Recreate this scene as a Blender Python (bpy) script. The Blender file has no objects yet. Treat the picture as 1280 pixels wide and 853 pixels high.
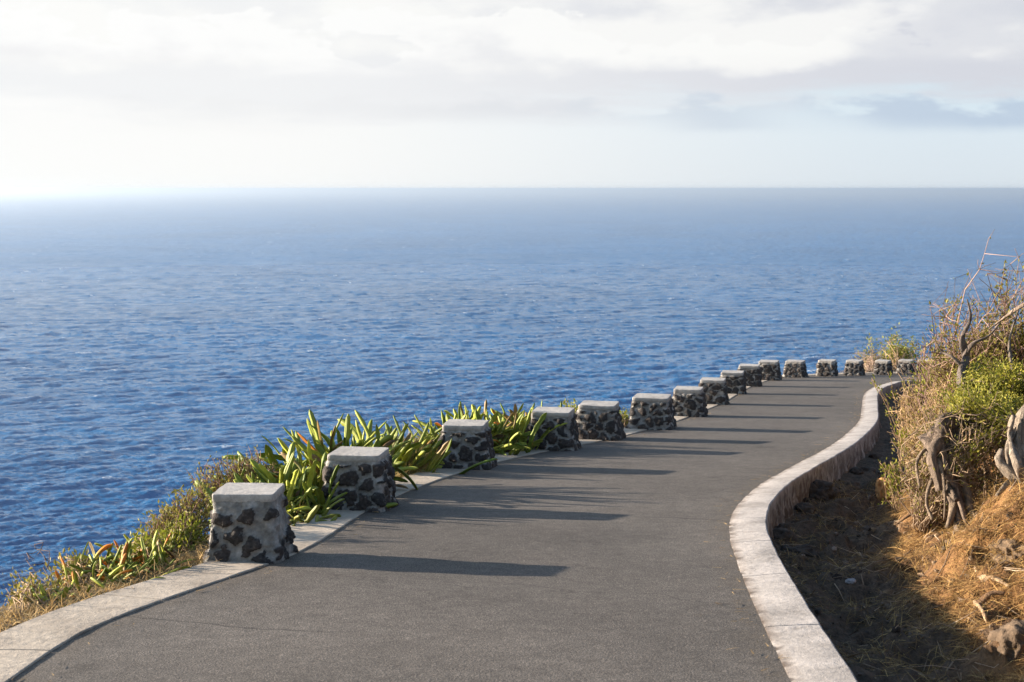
import bpy, math, random
import numpy as np
from mathutils import Vector
R = math.radians
rng = np.random.default_rng(7)
random.seed(7)
scene = bpy.context.scene
COL = scene.collection

# ------------------------------------------------------------------ settings
SLOPE = 0.091            # the path falls away from the viewer
EYE = 1.6
F = 1778.0               # focal length in pixels of a 1280 px wide frame
PITCH = math.atan(190.5 / F)
SEA_Z = -100.0
EXPO = 1.9
SUN_EL, SUN_AZ = 12.2, -74.5      # azimuth measured from +Y towards +X
sun_dir = Vector((math.cos(R(SUN_EL)) * math.sin(R(SUN_AZ)), math.cos(R(SUN_EL)) * math.cos(R(SUN_AZ)), math.sin(R(SUN_EL))))

# ------------------------------------------------------------------ survey helpers (site plan measured off the view)
cp, sp = math.cos(PITCH), math.sin(PITCH)
def ray(px, py):
    u, v = (px - 640) / F, (426.5 - py) / F
    return np.array([u, cp + v * sp, -sp + v * cp])
def at(px, py, h=0.0):
    r = ray(px, py)
    k = (EYE - h) / (-(r[2]) - SLOPE * r[1])
    return np.array([0, 0, EYE]) + r * k
def atd(px, py, d):
    r = ray(px, py)
    return np.array([0, 0, EYE]) + r * (d / r[1])
def road_z(y):
    return -SLOPE * np.asarray(y, float)

# ------------------------------------------------------------------ noise
def _hash(ix, iy, iz, seed):
    h = (ix.astype(np.int64) * 374761393 + iy.astype(np.int64) * 668265263 + iz.astype(np.int64) * 2147483647 + seed * 1274126177) & 0xFFFFFFFF
    h = ((h ^ (h >> 13)) * 1274126177) & 0xFFFFFFFF
    h = ((h ^ (h >> 16)) * 2246822519) & 0xFFFFFFFF
    return ((h ^ (h >> 15)) & 0xFFFFFF) / float(0xFFFFFF)
def vnoise(P, seed=0):
    P = np.asarray(P, float)
    i = np.floor(P); f = P - i; f = f * f * (3 - 2 * f); i = i.astype(np.int64)
    out = 0
    for dx in (0, 1):
        for dy in (0, 1):
            for dz in (0, 1):
                w = (f[..., 0] if dx else 1 - f[..., 0]) * (f[..., 1] if dy else 1 - f[..., 1]) * (f[..., 2] if dz else 1 - f[..., 2])
                out = out + w * _hash(i[..., 0] + dx, i[..., 1] + dy, i[..., 2] + dz, seed)
    return out * 2 - 1
def fbm(P, octaves=4, seed=0, gain=0.5):
    P = np.asarray(P, float); a, s = 1.0, 0
    for o in range(octaves):
        s = s + a * vnoise(P * 2 ** o + 17.3 * o, seed + o); a *= gain
    return s
def sstep(a, b, x):
    t = np.clip((np.asarray(x, float) - a) / (b - a), 0, 1); return t * t * (3 - 2 * t)

# ------------------------------------------------------------------ mesh helpers
def link(o, parent=None):
    COL.objects.link(o)
    if parent is not None: o.parent = parent
    return o
def tag(o, label=None, cat=None, group=None, kind=None):
    if label: o['label'] = label
    if cat: o['category'] = cat
    if group: o['group'] = group
    if kind: o['kind'] = kind
    return o
def empty(name, loc, label, cat, group=None, rz=0):
    o = bpy.data.objects.new(name, None); o.location = loc; o.rotation_euler = (0, 0, rz); o.empty_display_size = 0.2
    link(o); return tag(o, label, cat, group)
def mesh_np(name, V, faces, mat, parent=None, col=None, attrs=None, smooth=True, origin=None, sharp=0):
    """V (n,3); faces: list of int arrays (m,k); col (n,3)"""
    V = np.asarray(V, np.float64)
    if origin is not None: V = V - np.asarray(origin)
    me = bpy.data.meshes.new(name)
    faces = [np.asarray(f, np.int64) for f in faces if len(f)]
    nl = sum(f.size for f in faces); nf = sum(len(f) for f in faces)
    me.vertices.add(len(V)); me.vertices.foreach_set('co', V.astype(np.float32).ravel())
    me.loops.add(nl); me.loops.foreach_set('vertex_index', np.concatenate([f.ravel() for f in faces]).astype(np.int32))
    me.polygons.add(nf)
    tot = np.concatenate([np.full(len(f), f.shape[1]) for f in faces])
    st = np.concatenate([[0], np.cumsum(tot)[:-1]])
    me.polygons.foreach_set('loop_start', st.astype(np.int32))
    try: me.polygons.foreach_set('loop_total', tot.astype(np.int32))
    except Exception: pass
    me.polygons.foreach_set('use_smooth', np.full(nf, bool(smooth)))
    me.update(calc_edges=True); me.validate()
    if sharp and smooth: me.set_sharp_from_angle(angle=R(sharp))
    if col is not None:
        a = me.color_attributes.new('tint', 'FLOAT_COLOR', 'POINT')
        c = np.ones((len(V), 4), np.float32); c[:, :3] = col
        a.data.foreach_set('color', c.ravel())
    for k, v in (attrs or {}).items():
        a = me.attributes.new(k, 'FLOAT', 'POINT'); a.data.foreach_set('value', np.asarray(v, np.float32))
    o = bpy.data.objects.new(name, me)
    if mat: me.materials.append(mat)
    link(o, parent)
    if origin is not None and parent is None: o.location = origin
    return o
class MB:
    def __init__(self): self.V = []; self.Q = []; self.T = []; self.C = []; self.n = 0
    def add(self, V, quads=None, tris=None, col=(1, 1, 1)):
        V = np.asarray(V, float).reshape(-1, 3)
        self.V.append(V)
        if quads is not None and len(quads): self.Q.append(np.asarray(quads) + self.n)
        if tris is not None and len(tris): self.T.append(np.asarray(tris) + self.n)
        c = np.asarray(col, float)
        self.C.append(np.broadcast_to(c, (len(V), 3)) if c.ndim == 1 else c)
        self.n += len(V)
    def build(self, name, mat, parent=None, smooth=True, origin=None):
        if parent is not None and origin is None: origin = np.array(parent.location)
        return mesh_np(name, np.concatenate(self.V), [np.concatenate(x) for x in (self.Q, self.T) if x], mat, parent, np.concatenate(self.C), smooth=smooth, origin=origin)
def norm(v):
    v = np.asarray(v, float); return v / np.maximum(np.linalg.norm(v, axis=-1, keepdims=True), 1e-9)
def tube(mb, pts, rad, n=6, col=(1, 1, 1), rough=0.0, seed=0, ridge=0.0):
    pts = np.asarray(pts, float); m = len(pts); rad = np.broadcast_to(np.asarray(rad, float), (m,))
    tan = norm(np.gradient(pts, axis=0))
    ref = np.array([0.31, 0.12, 0.94]); ref = ref if abs(tan[0] @ ref) < .9 else np.array([1.0, 0, 0])
    u = norm(np.cross(tan, ref)); v = np.cross(tan, u)
    a = np.linspace(0, 2 * np.pi, n, endpoint=False)
    ring = u[:, None] * np.cos(a)[None, :, None] + v[:, None] * np.sin(a)[None, :, None]
    r = np.repeat(rad[:, None], n, 1)
    if rough > 0:
        q = pts[:, None] + ring * rad[:, None, None]
        r = r * (1 + rough * fbm(q * 11, 3, seed))
        if ridge > 0:
            r = r * (1 + ridge * (vnoise(np.stack([np.repeat(np.cos(a)[None] * 1.9, m, 0), np.repeat(np.sin(a)[None] * 1.9, m, 0), np.repeat(np.arange(m)[:, None] * .10 + seed * 1.7, n, 1)], -1), seed) + .6 * vnoise(np.stack([np.repeat(np.cos(a)[None] * 4.5, m, 0), np.repeat(np.sin(a)[None] * 4.5, m, 0), np.repeat(np.arange(m)[:, None] * .16 + seed * 2.7, n, 1)], -1), seed + 1)))
    V = pts[:, None] + ring * r[..., None]
    q = []
    i = np.arange(m - 1)[:, None] * n; j = np.arange(n)[None]; j2 = (j + 1) % n
    q = np.stack([i + j, i + j2, i + n + j2, i + n + j], -1).reshape(-1, 4)
    V = np.concatenate([V.reshape(-1, 3), pts[:1], pts[-1:]])
    jj = np.arange(n); j3 = (jj + 1) % n
    t = np.concatenate([np.stack([j3, jj, np.full(n, m * n)], -1), np.stack([(m - 1) * n + jj, (m - 1) * n + j3, np.full(n, m * n + 1)], -1)])
    mb.add(V, q, t, col)
def spline(P, n):
    """Catmull-Rom through P (k, dims), n samples evenly by parameter"""
    P = np.asarray(P, float); k = len(P)
    Q = np.concatenate([[2 * P[0] - P[1]], P, [2 * P[-1] - P[-2]]])
    t = np.linspace(0, k - 1 - 1e-9, n); i = t.astype(int); f = (t - i)[:, None]
    a, b, c, d = Q[i], Q[i + 1], Q[i + 2], Q[i + 3]
    return 0.5 * (2 * b + (c - a) * f + (2 * a - 5 * b + 4 * c - d) * f ** 2 + (3 * b - a - 3 * c + d) * f ** 3)
def resample(P, step):
    D = spline(P, 4000); s = np.concatenate([[0], np.cumsum(np.linalg.norm(np.diff(D, axis=0), axis=1))])
    t = np.arange(0, s[-1], step)
    return np.stack([np.interp(t, s, D[:, k]) for k in range(D.shape[1])], 1)

# ------------------------------------------------------------------ materials
def mat_new(name):
    m = bpy.data.materials.new(name); m.use_nodes = True
    nt = m.node_tree; b = nt.nodes['Principled BSDF']; b.inputs['Specular IOR Level'].default_value = .3
    return m, nt, b
def nd(nt, typ, **kw):
    n = nt.nodes.new(typ)
    ins = kw.pop('ins', {})
    for k, v in kw.items(): setattr(n, k, v)
    for k, v in ins.items():
        s = n.inputs[k]
        if isinstance(v, bpy.types.NodeSocket): nt.links.new(v, s)
        else: s.default_value = v
    return n
def math_(nt, op, a, b=None, c=None, clamp=False):
    n = nt.nodes.new('ShaderNodeMath'); n.operation = op; n.use_clamp = clamp
    for s, v in zip(n.inputs, (a, b, c)):
        if v is None: continue
        if isinstance(v, bpy.types.NodeSocket): nt.links.new(v, s)
        else: s.default_value = v
    return n.outputs[0]
def mix(nt, fac, a, b, blend='MIX'):
    n = nt.nodes.new('ShaderNodeMix'); n.data_type = 'RGBA'; n.blend_type = blend
    for s, v in ((n.inputs[0], fac), (n.inputs[6], a), (n.inputs[7], b)):
        if isinstance(v, bpy.types.NodeSocket): nt.links.new(v, s)
        elif isinstance(v, (int, float)): s.default_value = v
        else: s.default_value = (*v, 1) if len(v) == 3 else v
    return n.outputs[2]
def noise(nt, scale, detail=4, rough=.55, vec=None, dist=0, dims='3D'):
    n = nd(nt, 'ShaderNodeTexNoise', noise_dimensions=dims, ins={'Scale': scale, 'Detail': detail, 'Roughness': rough, 'Distortion': dist})
    if vec is not None: nt.links.new(vec, n.inputs['Vector'])
    return n.outputs['Fac']
def ramp(nt, fac, stops):
    n = nt.nodes.new('ShaderNodeValToRGB'); nt.links.new(fac, n.inputs[0])
    e = n.color_ramp.elements
    while len(e) < len(stops): e.new(.5)
    for k, (p, c) in zip(e, stops):
        k.position = p; k.color = (*c, 1) if not isinstance(c, (int, float)) else (c, c, c, 1)
    return n.outputs[0]
def pos(nt): return nt.nodes.new('ShaderNodeNewGeometry').outputs['Position']
def bump(nt, b, height, strength=.5, dist=.01):
    n = nd(nt, 'ShaderNodeBump', ins={'Strength': strength, 'Distance': dist, 'Height': height})
    nt.links.new(n.outputs[0], b.inputs['Normal'])
def attr(nt, name, out='Fac'):
    return nd(nt, 'ShaderNodeAttribute', attribute_name=name).outputs[out]

def mat_asphalt():
    m, nt, b = mat_new('asphalt'); p = pos(nt)
    fine = noise(nt, 125, 2, .65, p); mid = noise(nt, 9, 4, .6, p); big = noise(nt, .55, 5, .6, p)
    c = ramp(nt, fine, [(.3, (.036, .033, .030)), (.52, (.098, .088, .078)), (.72, (.27, .235, .20))])
    c = mix(nt, 1, c, ramp(nt, mid, [(.3, .8), (.7, 1.15)]), 'MULTIPLY')
    c = mix(nt, 1, c, ramp(nt, big, [(.32, .78), (.66, 1.16)]), 'MULTIPLY')
    vo = nd(nt, 'ShaderNodeTexVoronoi', feature='DISTANCE_TO_EDGE', ins={'Scale': .33, 'Vector': nd(nt, 'ShaderNodeVectorMath', operation='ADD', ins={0: p, 1: nd(nt, 'ShaderNodeTexNoise', ins={'Scale': 1.6, 'Detail': 5, 'Vector': p}).outputs['Color']}).outputs[0]})
    crack = ramp(nt, vo.outputs['Distance'], [(.0, .55), (.004, 1)])
    gate = ramp(nt, noise(nt, .21, 2, .5, p), [(.5, 0), (.58, 1)])
    c = mix(nt, gate, c, mix(nt, 1, c, crack, 'MULTIPLY'))
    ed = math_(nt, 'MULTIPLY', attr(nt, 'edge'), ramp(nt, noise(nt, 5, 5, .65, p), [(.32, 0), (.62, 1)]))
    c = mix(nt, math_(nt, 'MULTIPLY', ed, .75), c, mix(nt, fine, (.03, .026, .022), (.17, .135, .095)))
    spots = ramp(nt, noise(nt, 1.7, 5, .7, p), [(.60, 1), (.70, .70)])
    c = mix(nt, 1, c, spots, 'MULTIPLY')
    tr = nd(nt, 'ShaderNodeTexNoise', ins={'Scale': 1.1, 'Detail': 6, 'Roughness': .6, 'Vector': p}).outputs['Fac']
    sp = nd(nt, 'ShaderNodeSeparateXYZ', ins={0: p})
    wv = math_(nt, 'ADD', math_(nt, 'ADD', sp.outputs[1], math_(nt, 'MULTIPLY', sp.outputs[0], .28)), math_(nt, 'MULTIPLY', tr, .5))
    fr = math_(nt, 'ABSOLUTE', math_(nt, 'SUBTRACT', math_(nt, 'FRACT', math_(nt, 'DIVIDE', wv, 4.7)), .5))
    ck = math_(nt, 'MULTIPLY', ramp(nt, fr, [(.0008, 1), (.0022, 0)]), ramp(nt, noise(nt, .7, 3, .5, p), [(.5, 0), (.56, .8)]))
    c = mix(nt, ck, c, (.018, .017, .016))
    nt.links.new(c, b.inputs['Base Color']); b.inputs['Roughness'].default_value = .85; b.inputs['Specular IOR Level'].default_value = .25
    bump(nt, b, fine, .55, .008)
    return m
def mat_concrete(name, base, dark, lava=False):
    m, nt, b = mat_new(name); p = pos(nt)
    n1 = noise(nt, 2.2, 6, .62, p); n2 = noise(nt, 26, 4, .6, p); n3 = noise(nt, 160, 2, .5, p)
    c = ramp(nt, n1, [(.3, dark), (.56, base)])
    st_ = ramp(nt, noise(nt, 5.5, 6, .7, p, .6), [(.56, 0), (.70, .55)]); c = mix(nt, st_, c, (.13, .115, .10))
    c = mix(nt, .55, c, mix(nt, 1, c, ramp(nt, n2, [(.3, .62), (.62, 1.12)]), 'MULTIPLY'))
    c = mix(nt, 1, c, ramp(nt, n3, [(.3, .86), (.7, 1.08)]), 'MULTIPLY')
    if lava:
        pz = nd(nt, 'ShaderNodeTexVoronoi', feature='F1', ins={'Scale': 6.5, 'Vector': nd(nt, 'ShaderNodeVectorMath', operation='ADD', ins={0: p, 1: nd(nt, 'ShaderNodeVectorMath', operation='SCALE', ins={0: nd(nt, 'ShaderNodeTexNoise', ins={'Scale': 5, 'Detail': 4, 'Vector': p}).outputs['Color'], 'Scale': .3}).outputs[0]}).outputs[0]})
        lf_ = math_(nt, 'MULTIPLY', attr(nt, 'grime_shade'), ramp(nt, math_(nt, 'ADD', pz.outputs['Distance'], math_(nt, 'MULTIPLY', n2, .3)), [(.48, 1), (.62, 0)]))
        c = mix(nt, lf_, c, mix(nt, n2, (.012, .011, .011), (.07, .06, .055)))
    j = attr(nt, 'joint'); c = mix(nt, math_(nt, 'MULTIPLY', j, .8), c, (.035, .032, .03))
    g = attr(nt, 'grime_shade'); gm = math_(nt, 'MULTIPLY', g, ramp(nt, noise(nt, 7, 5, .65, p), [(.30, 0), (.55, 1)]))
    c = mix(nt, math_(nt, 'MULTIPLY', gm, .9), c, (.075, .055, .042))
    nt.links.new(c, b.inputs['Base Color']); b.inputs['Roughness'].default_value = .9
    bump(nt, b, math_(nt, 'ADD', n2, math_(nt, 'MULTIPLY', n3, .4)), .5, .012)
    return m
def mat_block():
    m, nt, b = mat_new('lava_stone_masonry'); p = pos(nt)
    k = attr(nt, 'stone'); tone = attr(nt, 'tone')
    n1 = noise(nt, 38, 5, .65, p); n2 = noise(nt, 11, 5, .6, p); n3 = noise(nt, 120, 2, .6, p)
    mort = ramp(nt, n2, [(.3, (.12, .115, .105)), (.52, (.25, .24, .222)), (.7, (.40, .385, .36))])
    mort = mix(nt, 1, mort, ramp(nt, n1, [(.3, .72), (.65, 1.08)]), 'MULTIPLY')
    st = ramp(nt, n1, [(.3, (.010, .010, .010)), (.58, (.036, .034, .034)), (.75, (.10, .092, .086))])
    st = mix(nt, tone, st, mix(nt, 1, st, (1.7, 1.45, 1.3), 'MULTIPLY'))
    wash = ramp(nt, noise(nt, 20, 5, .7, p), [(.6, 0), (.72, .65)])
    st = mix(nt, wash, st, (.2, .19, .18))
    fac = ramp(nt, math_(nt, 'ADD', k, math_(nt, 'MULTIPLY', math_(nt, 'SUBTRACT', n1, .5), 1.7)), [(.32, 0), (.68, 1)])
    c = mix(nt, fac, mort, st)
    nt.links.new(c, b.inputs['Base Color']); b.inputs['Roughness'].default_value = .88
    bump(nt, b, math_(nt, 'ADD', n1, math_(nt, 'MULTIPLY', n3, .5)), .75, .016)
    return m
def mat_tint(name, rough=.7, transl=0.0, var=.35, scale=30, bumpd=0.0, spec=.25):
    """colour comes from the thing's own per-leaf / per-blade colour"""
    m, nt, b = mat_new(name); p = pos(nt)
    c = attr(nt, 'tint', 'Color')
    n = noise(nt, scale, 4, .6, p)
    c = mix(nt, 1, c, ramp(nt, n, [(.25, 1 - var), (.75, 1 + var)]), 'MULTIPLY')
    nt.links.new(c, b.inputs['Base Color']); b.inputs['Roughness'].default_value = rough; b.inputs['Specular IOR Level'].default_value = spec
    if bumpd: bump(nt, b, n, .8, bumpd)
    if transl:
        t = nd(nt, 'ShaderNodeBsdfTranslucent'); nt.links.new(c, t.inputs[0])
        ms = nd(nt, 'ShaderNodeMixShader', ins={0: transl}); nt.links.new(b.outputs[0], ms.inputs[1]); nt.links.new(t.outputs[0], ms.inputs[2])
        nt.links.new(ms.outputs[0], nt.nodes['Material Output'].inputs['Surface'])
    return m
def mat_soil():
    m, nt, b = mat_new('dry_soil'); p = pos(nt)
    n1 = noise(nt, 2.6, 7, .62, p, .4); n2 = noise(nt, 14, 6, .68, p); n3 = noise(nt, 70, 3, .6, p)
    c = ramp(nt, n1, [(.34, (.055, .036, .024)), (.47, (.17, .092, .042)), (.64, (.29, .16, .066))])
    c = mix(nt, 1, c, ramp(nt, n2, [(.28, .45), (.5, .95), (.75, 1.3)]), 'MULTIPLY')
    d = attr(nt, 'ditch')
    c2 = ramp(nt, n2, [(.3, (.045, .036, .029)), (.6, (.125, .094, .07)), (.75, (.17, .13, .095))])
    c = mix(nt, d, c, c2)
    c = mix(nt, 1, c, ramp(nt, n3, [(.3, .75), (.7, 1.2)]), 'MULTIPLY')
    nt.links.new(c, b.inputs['Base Color']); b.inputs['Roughness'].default_value = .95; b.inputs['Specular IOR Level'].default_value = .1
    bump(nt, b, math_(nt, 'ADD', n2, math_(nt, 'MULTIPLY', n3, .5)), .9, .04)
    return m
def mat_cliff():
    m, nt, b = mat_new('cliff_rock'); p = pos(nt)
    n1 = noise(nt, .8, 7, .65, p); n2 = noise(nt, 12, 5, .6, p)
    c = ramp(nt, n1, [(.3, (.05, .04, .03)), (.55, (.14, .10, .06)), (.7, (.22, .16, .09))])
    c = mix(nt, 1, c, ramp(nt, n2, [(.3, .5), (.7, 1.25)]), 'MULTIPLY')
    nt.links.new(c, b.inputs['Base Color']); b.inputs['Roughness'].default_value = .95
    bump(nt, b, n2, .8, .03)
    return m
def mat_bark():
    m, nt, b = mat_new('weathered_bark'); p = pos(nt)
    c = attr(nt, 'tint', 'Color')
    mp = nd(nt, 'ShaderNodeMapping', ins={'Vector': p, 'Scale': (1, 1, .22), 'Rotation': (.2, .15, 0)}).outputs[0]
    n1 = noise(nt, 16, 7, .68, mp, .8); n2 = noise(nt, 75, 5, .7, mp, .8)
    c = mix(nt, 1, c, ramp(nt, n1, [(.3, .3), (.52, 1.0), (.7, 1.5)]), 'MULTIPLY')
    c = mix(nt, 1, c, ramp(nt, n2, [(.3, .6), (.65, 1.15)]), 'MULTIPLY')
    nt.links.new(c, b.inputs['Base Color']); b.inputs['Roughness'].default_value = .9
    bump(nt, b, math_(nt, 'ADD', n1, n2), .9, .02)
    return m
def mat_sea():
    m, nt, b = mat_new('sea_water'); p = pos(nt)
    v = nd(nt, 'ShaderNodeMapping', ins={'Vector': p, 'Scale': (.38, 1.0, 1.0), 'Rotation': (0, 0, R(8))}).outputs[0]
    n1 = noise(nt, .9, 6, .62, v); n0 = noise(nt, .13, 5, .6, v)
    big = noise(nt, .004, 4, .55, p)
    c = ramp(nt, big, [(.35, (.0005, .092, .245)), (.65, (.001, .118, .305))])
    fo = attr(nt, 'foam'); fn = ramp(nt, noise(nt, 1.6, 5, .7, v), [(.42, 0), (.6, 1)])
    foam = math_(nt, 'MULTIPLY', fo, fn, clamp=True)
    c = mix(nt, foam, c, (.75, .78, .8))
    nt.links.new(c, b.inputs['Base Color'])
    rg = attr(nt, 'rough')
    nt.links.new(math_(nt, 'MAXIMUM', rg, math_(nt, 'MULTIPLY', foam, .8)), b.inputs['Roughness'])
    b.inputs['IOR'].default_value = 1.333; b.inputs['Specular IOR Level'].default_value = .42
    h = math_(nt, 'ADD', math_(nt, 'MULTIPLY', n1, .6), math_(nt, 'MULTIPLY', n0, .9))
    bn = nd(nt, 'ShaderNodeBump', ins={'Strength': 1.0, 'Distance': 1.0, 'Height': h})
    vf = nd(nt, 'ShaderNodeMapping', ins={'Vector': p, 'Scale': (.009, .026, 1)}).outputs[0]
    nz = nd(nt, 'ShaderNodeTexNoise', ins={'Scale': 1.0, 'Detail': 5, 'Roughness': .68, 'Vector': vf}).outputs['Color']
    pv_ = nd(nt, 'ShaderNodeVectorMath', operation='MULTIPLY', ins={0: nd(nt, 'ShaderNodeVectorMath', operation='SUBTRACT', ins={0: nz, 1: (.5, .5, .5)}).outputs[0], 1: (.3, .55, 0)})
    nn = nd(nt, 'ShaderNodeVectorMath', operation='NORMALIZE', ins={0: nd(nt, 'ShaderNodeVectorMath', operation='ADD', ins={0: nd(nt, 'ShaderNodeNewGeometry').outputs['Normal'], 1: pv_.outputs[0]}).outputs[0]})
    nt.links.new(nn.outputs[0], bn.inputs['Normal']); nt.links.new(bn.outputs[0], b.inputs['Normal'])
    return m
M = dict(asphalt=mat_asphalt(),
         kerb=mat_concrete('kerb_concrete', (.45, .39, .315), (.29, .245, .195)),
         wall=mat_concrete('wall_concrete', (.42, .39, .365), (.25, .232, .215), True),
         cap=mat_concrete('cap_concrete', (.45, .43, .40), (.32, .305, .285)),
         block=mat_block(), soil=mat_soil(), cliff=mat_cliff(), bark=mat_bark(), sea=mat_sea(),
         succ=mat_tint('succulent_skin', .58, .25, .25, 22, spec=.4),
         leaf=mat_tint('leaf', .55, .34, .25, 60), straw=mat_tint('straw', .8, .22, .2, 60),
         twig=mat_tint('twig_bark', .85, 0, .3, 50), rock=mat_tint('rock', .9, 0, .6, 14, .05))

# ------------------------------------------------------------------ plan of the path
rk_in = [(.95, -9), (.92, -3), (1.0, 2.5)] + [tuple(at(*q)[:2]) for q in [(989, 853), (941, 752), (920.6, 701), (910.5, 664), (915.5, 642), (927.5, 625), (951.5, 604.7), (982, 587.5), (1034, 560), (1061, 540), (1074.5, 525), (1077, 510), (1082, 491), (1102.6, 481), (1138, 476)]] + [(14.5, 39.4), (22, 40.5), (34, 40)]
lk_in = [(-2.5, -9), (-2.36, -2), (-2.28, 3), (-2.24, 5.2)] + [tuple(at(*q)[:2]) for q in [(12, 853), (103, 790), (235, 740), (340, 705), (396, 680), (473, 631), (550, 600), (619, 579), (699, 561.6), (766, 548.6), (840, 529), (880, 513.7), (906, 503), (923, 492.6), (943, 482), (971, 473.2), (1004, 469.8), (1053, 468), (1085, 467), (1140, 466)]] + [(16, 45.3), (24, 46.5), (36, 46)]
rk = resample(rk_in, .08); lk = resample(lk_in, .08)
def smooth_line(P, k):
    Q = P.copy()
    for _ in range(k): Q[1:-1] = (Q[:-2] + 2 * Q[1:-1] + Q[2:]) / 4
    return Q
rk = smooth_line(rk, 30); lk = smooth_line(lk, 30)
def nrm_left(P):
    t = norm(np.gradient(P, axis=0)); return np.stack([-t[:, 1], t[:, 0]], 1)
rn, ln = nrm_left(rk), nrm_left(lk)
RW, LW = .285, .40
rk_out = rk - rn * RW
lk_out = lk + ln * LW
def sdist(X, Y, P):
    """signed distance to polyline, positive to its right"""
    P = P[::3]; a, b = P[:-1], P[1:]; d = b - a; L2 = (d ** 2).sum(1)
    best = np.full(X.shape, 1e9); sg = np.zeros(X.shape)
    for i in range(len(a)):
        px, py = X - a[i, 0], Y - a[i, 1]
        t = np.clip((px * d[i, 0] + py * d[i, 1]) / L2[i], 0, 1)
        qx, qy = px - t * d[i, 0], py - t * d[i, 1]
        dd = qx * qx + qy * qy
        m = dd < best
        best = np.where(m, dd, best); sg = np.where(m, px * d[i, 1] - py * d[i, 0], sg)
    return np.sqrt(best) * np.sign(sg)

# ------------------------------------------------------------------ road, kerbs
def sweep(name, line, nrm, profile, mat, joints=0, jw=.009, jd=.016, kind=None, parent=None, wob=0.004, seed=3, grime_shade=None, start=0.0):
    """profile: (offset along nrm, height over road plane) ; joints: spacing of the contraction joints"""
    s = np.concatenate([[0], np.cumsum(np.linalg.norm(np.diff(line, axis=0), axis=1))])
    ss = np.arange(0, s[-1], .08); jmask = np.zeros(len(ss))
    if joints:
        r2 = np.random.default_rng(seed); js = []; q = start
        while q < s[-1]: js.append(q); q += joints * r2.uniform(.85, 1.2)
        js = np.array(js)
        ss = np.sort(np.concatenate([ss, js - jw, js, js + jw])); ss = ss[(ss >= 0) & (ss < s[-1])]
        jmask = np.array([1.0 if np.abs(js - q).min() < 1e-6 else 0.0 for q in ss])
    P = np.stack([np.interp(ss, s, line[:, k]) for k in (0, 1)], 1); N = norm(np.stack([np.interp(ss, s, nrm[:, k]) for k in (0, 1)], 1))
    pr = np.asarray(profile, float); k = len(pr)
    XY = P[:, None] + N[:, None] * pr[None, :, 0, None]
    Z = road_z(XY[..., 1]) + pr[None, :, 1]
    V = np.concatenate([XY, Z[..., None]], -1)
    w = fbm(V * 6, 4, seed)
    V[..., 2] += np.where(pr[None, :, 1] > -.1, w * wob, 0) - jmask[:, None] * jd * (pr[None, :, 1] > -.1)
    big = np.where(pr[None, :, 1] < -.05, 1.0 + 4.5 * (grime_shade is not None and k > 12) * sstep(-.1, -.3, np.broadcast_to(pr[None, :, 1], XY.shape[:2])), 0.25)
    V[..., :2] += (N[:, None] * (fbm(V * 5 + 9, 4, seed + 5) * wob * 2.2 * big)[..., None])
    n = len(ss)
    i = np.arange(n - 1)[:, None] * k; j = np.arange(k - 1)[None]
    q = np.stack([i + j, i + k + j, i + k + j + 1, i + j + 1], -1).reshape(-1, 4)
    gr = np.broadcast_to(np.asarray(grime_shade if grime_shade is not None else np.zeros(k))[None], (n, k))
    o = mesh_np(name, V.reshape(-1, 3), [q], mat, parent, attrs={'joint': np.repeat(jmask, k), 'grime_shade': gr.ravel()}, sharp=24)
    if kind: o['kind'] = kind
    return o
# road: ribbon between the kerbs, tucked under them
mcount = 26
tl = lk + ln * .06
idx = np.linspace(0, len(tl) - 1, 700).astype(int)
A = tl[idx]
B = rk[np.linspace(0, len(rk) - 1, 700).astype(int)]
# pair by nearest
pair = []
last = 0
for a, nv in zip(A, ln[idx]):
    d = np.linalg.norm(rk - a, axis=1); j = max(last, int(d.argmin())); last = j; pair.append(rk[j] - rn[j] * .06)
Bp = smooth_line(np.array(pair), 20)
u = np.linspace(0, 1, mcount)
XY = A[:, None] * (1 - u)[None, :, None] + Bp[:, None] * u[None, :, None]
Z = road_z(XY[..., 1])
V = np.concatenate([XY, Z[..., None]], -1); V[..., 2] += fbm(V * .7, 3, 2) * .006 * np.clip(np.minimum(u, 1 - u) / .12, 0, 1)[None]
i = np.arange(len(A) - 1)[:, None] * mcount; j = np.arange(mcount - 1)[None]
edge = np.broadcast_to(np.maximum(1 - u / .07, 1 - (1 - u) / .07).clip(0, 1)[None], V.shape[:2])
road = mesh_np('road', V.reshape(-1, 3), [np.stack([i + j, i + j + 1, i + mcount + j + 1, i + mcount + j], -1).reshape(-1, 4)], M['asphalt'], attrs={'edge': edge.ravel()})
road['kind'] = 'structure'
sweep('kerb_strip', lk, ln, [(0, -.12), (0, .004), (.006, .010), (.1, .012), (.2, .013), (.3, .014), (LW - .008, .013), (LW, .005), (LW + .01, -.12), (LW + .02, -.3)], M['kerb'], 1.25, kind='structure', seed=5, grime_shade=[.6, .3, 0, 0, 0, 0, .1, .6, 1, 1], start=.55, wob=.003)
w = sweep('kerb_wall', rk, -rn, [(0, -.12), (0, .001), (.006, .004), (.07, .012), (.14, .019), (.21, .025), (RW - .012, .027), (RW - .002, .020), (RW, 0), (RW + .004, -.06), (RW + .008, -.14), (RW + .012, -.22), (RW + .02, -.32), (RW + .03, -.42), (RW + .04, -.6), (RW + .06, -.9)], M['wall'], 1.35, jw=.008, jd=.014, seed=11, grime_shade=[1, 1, .8, 0, 0, 0, 0, .15, .4, .7, .9, 1, 1, 1, 1, 1], wob=.005)  # outer face darkens downwards: dirt plus the face's own shade painted in
tag(w, 'low curving concrete kerb wall with pale flat top beside the dry ditch', 'wall')

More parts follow.
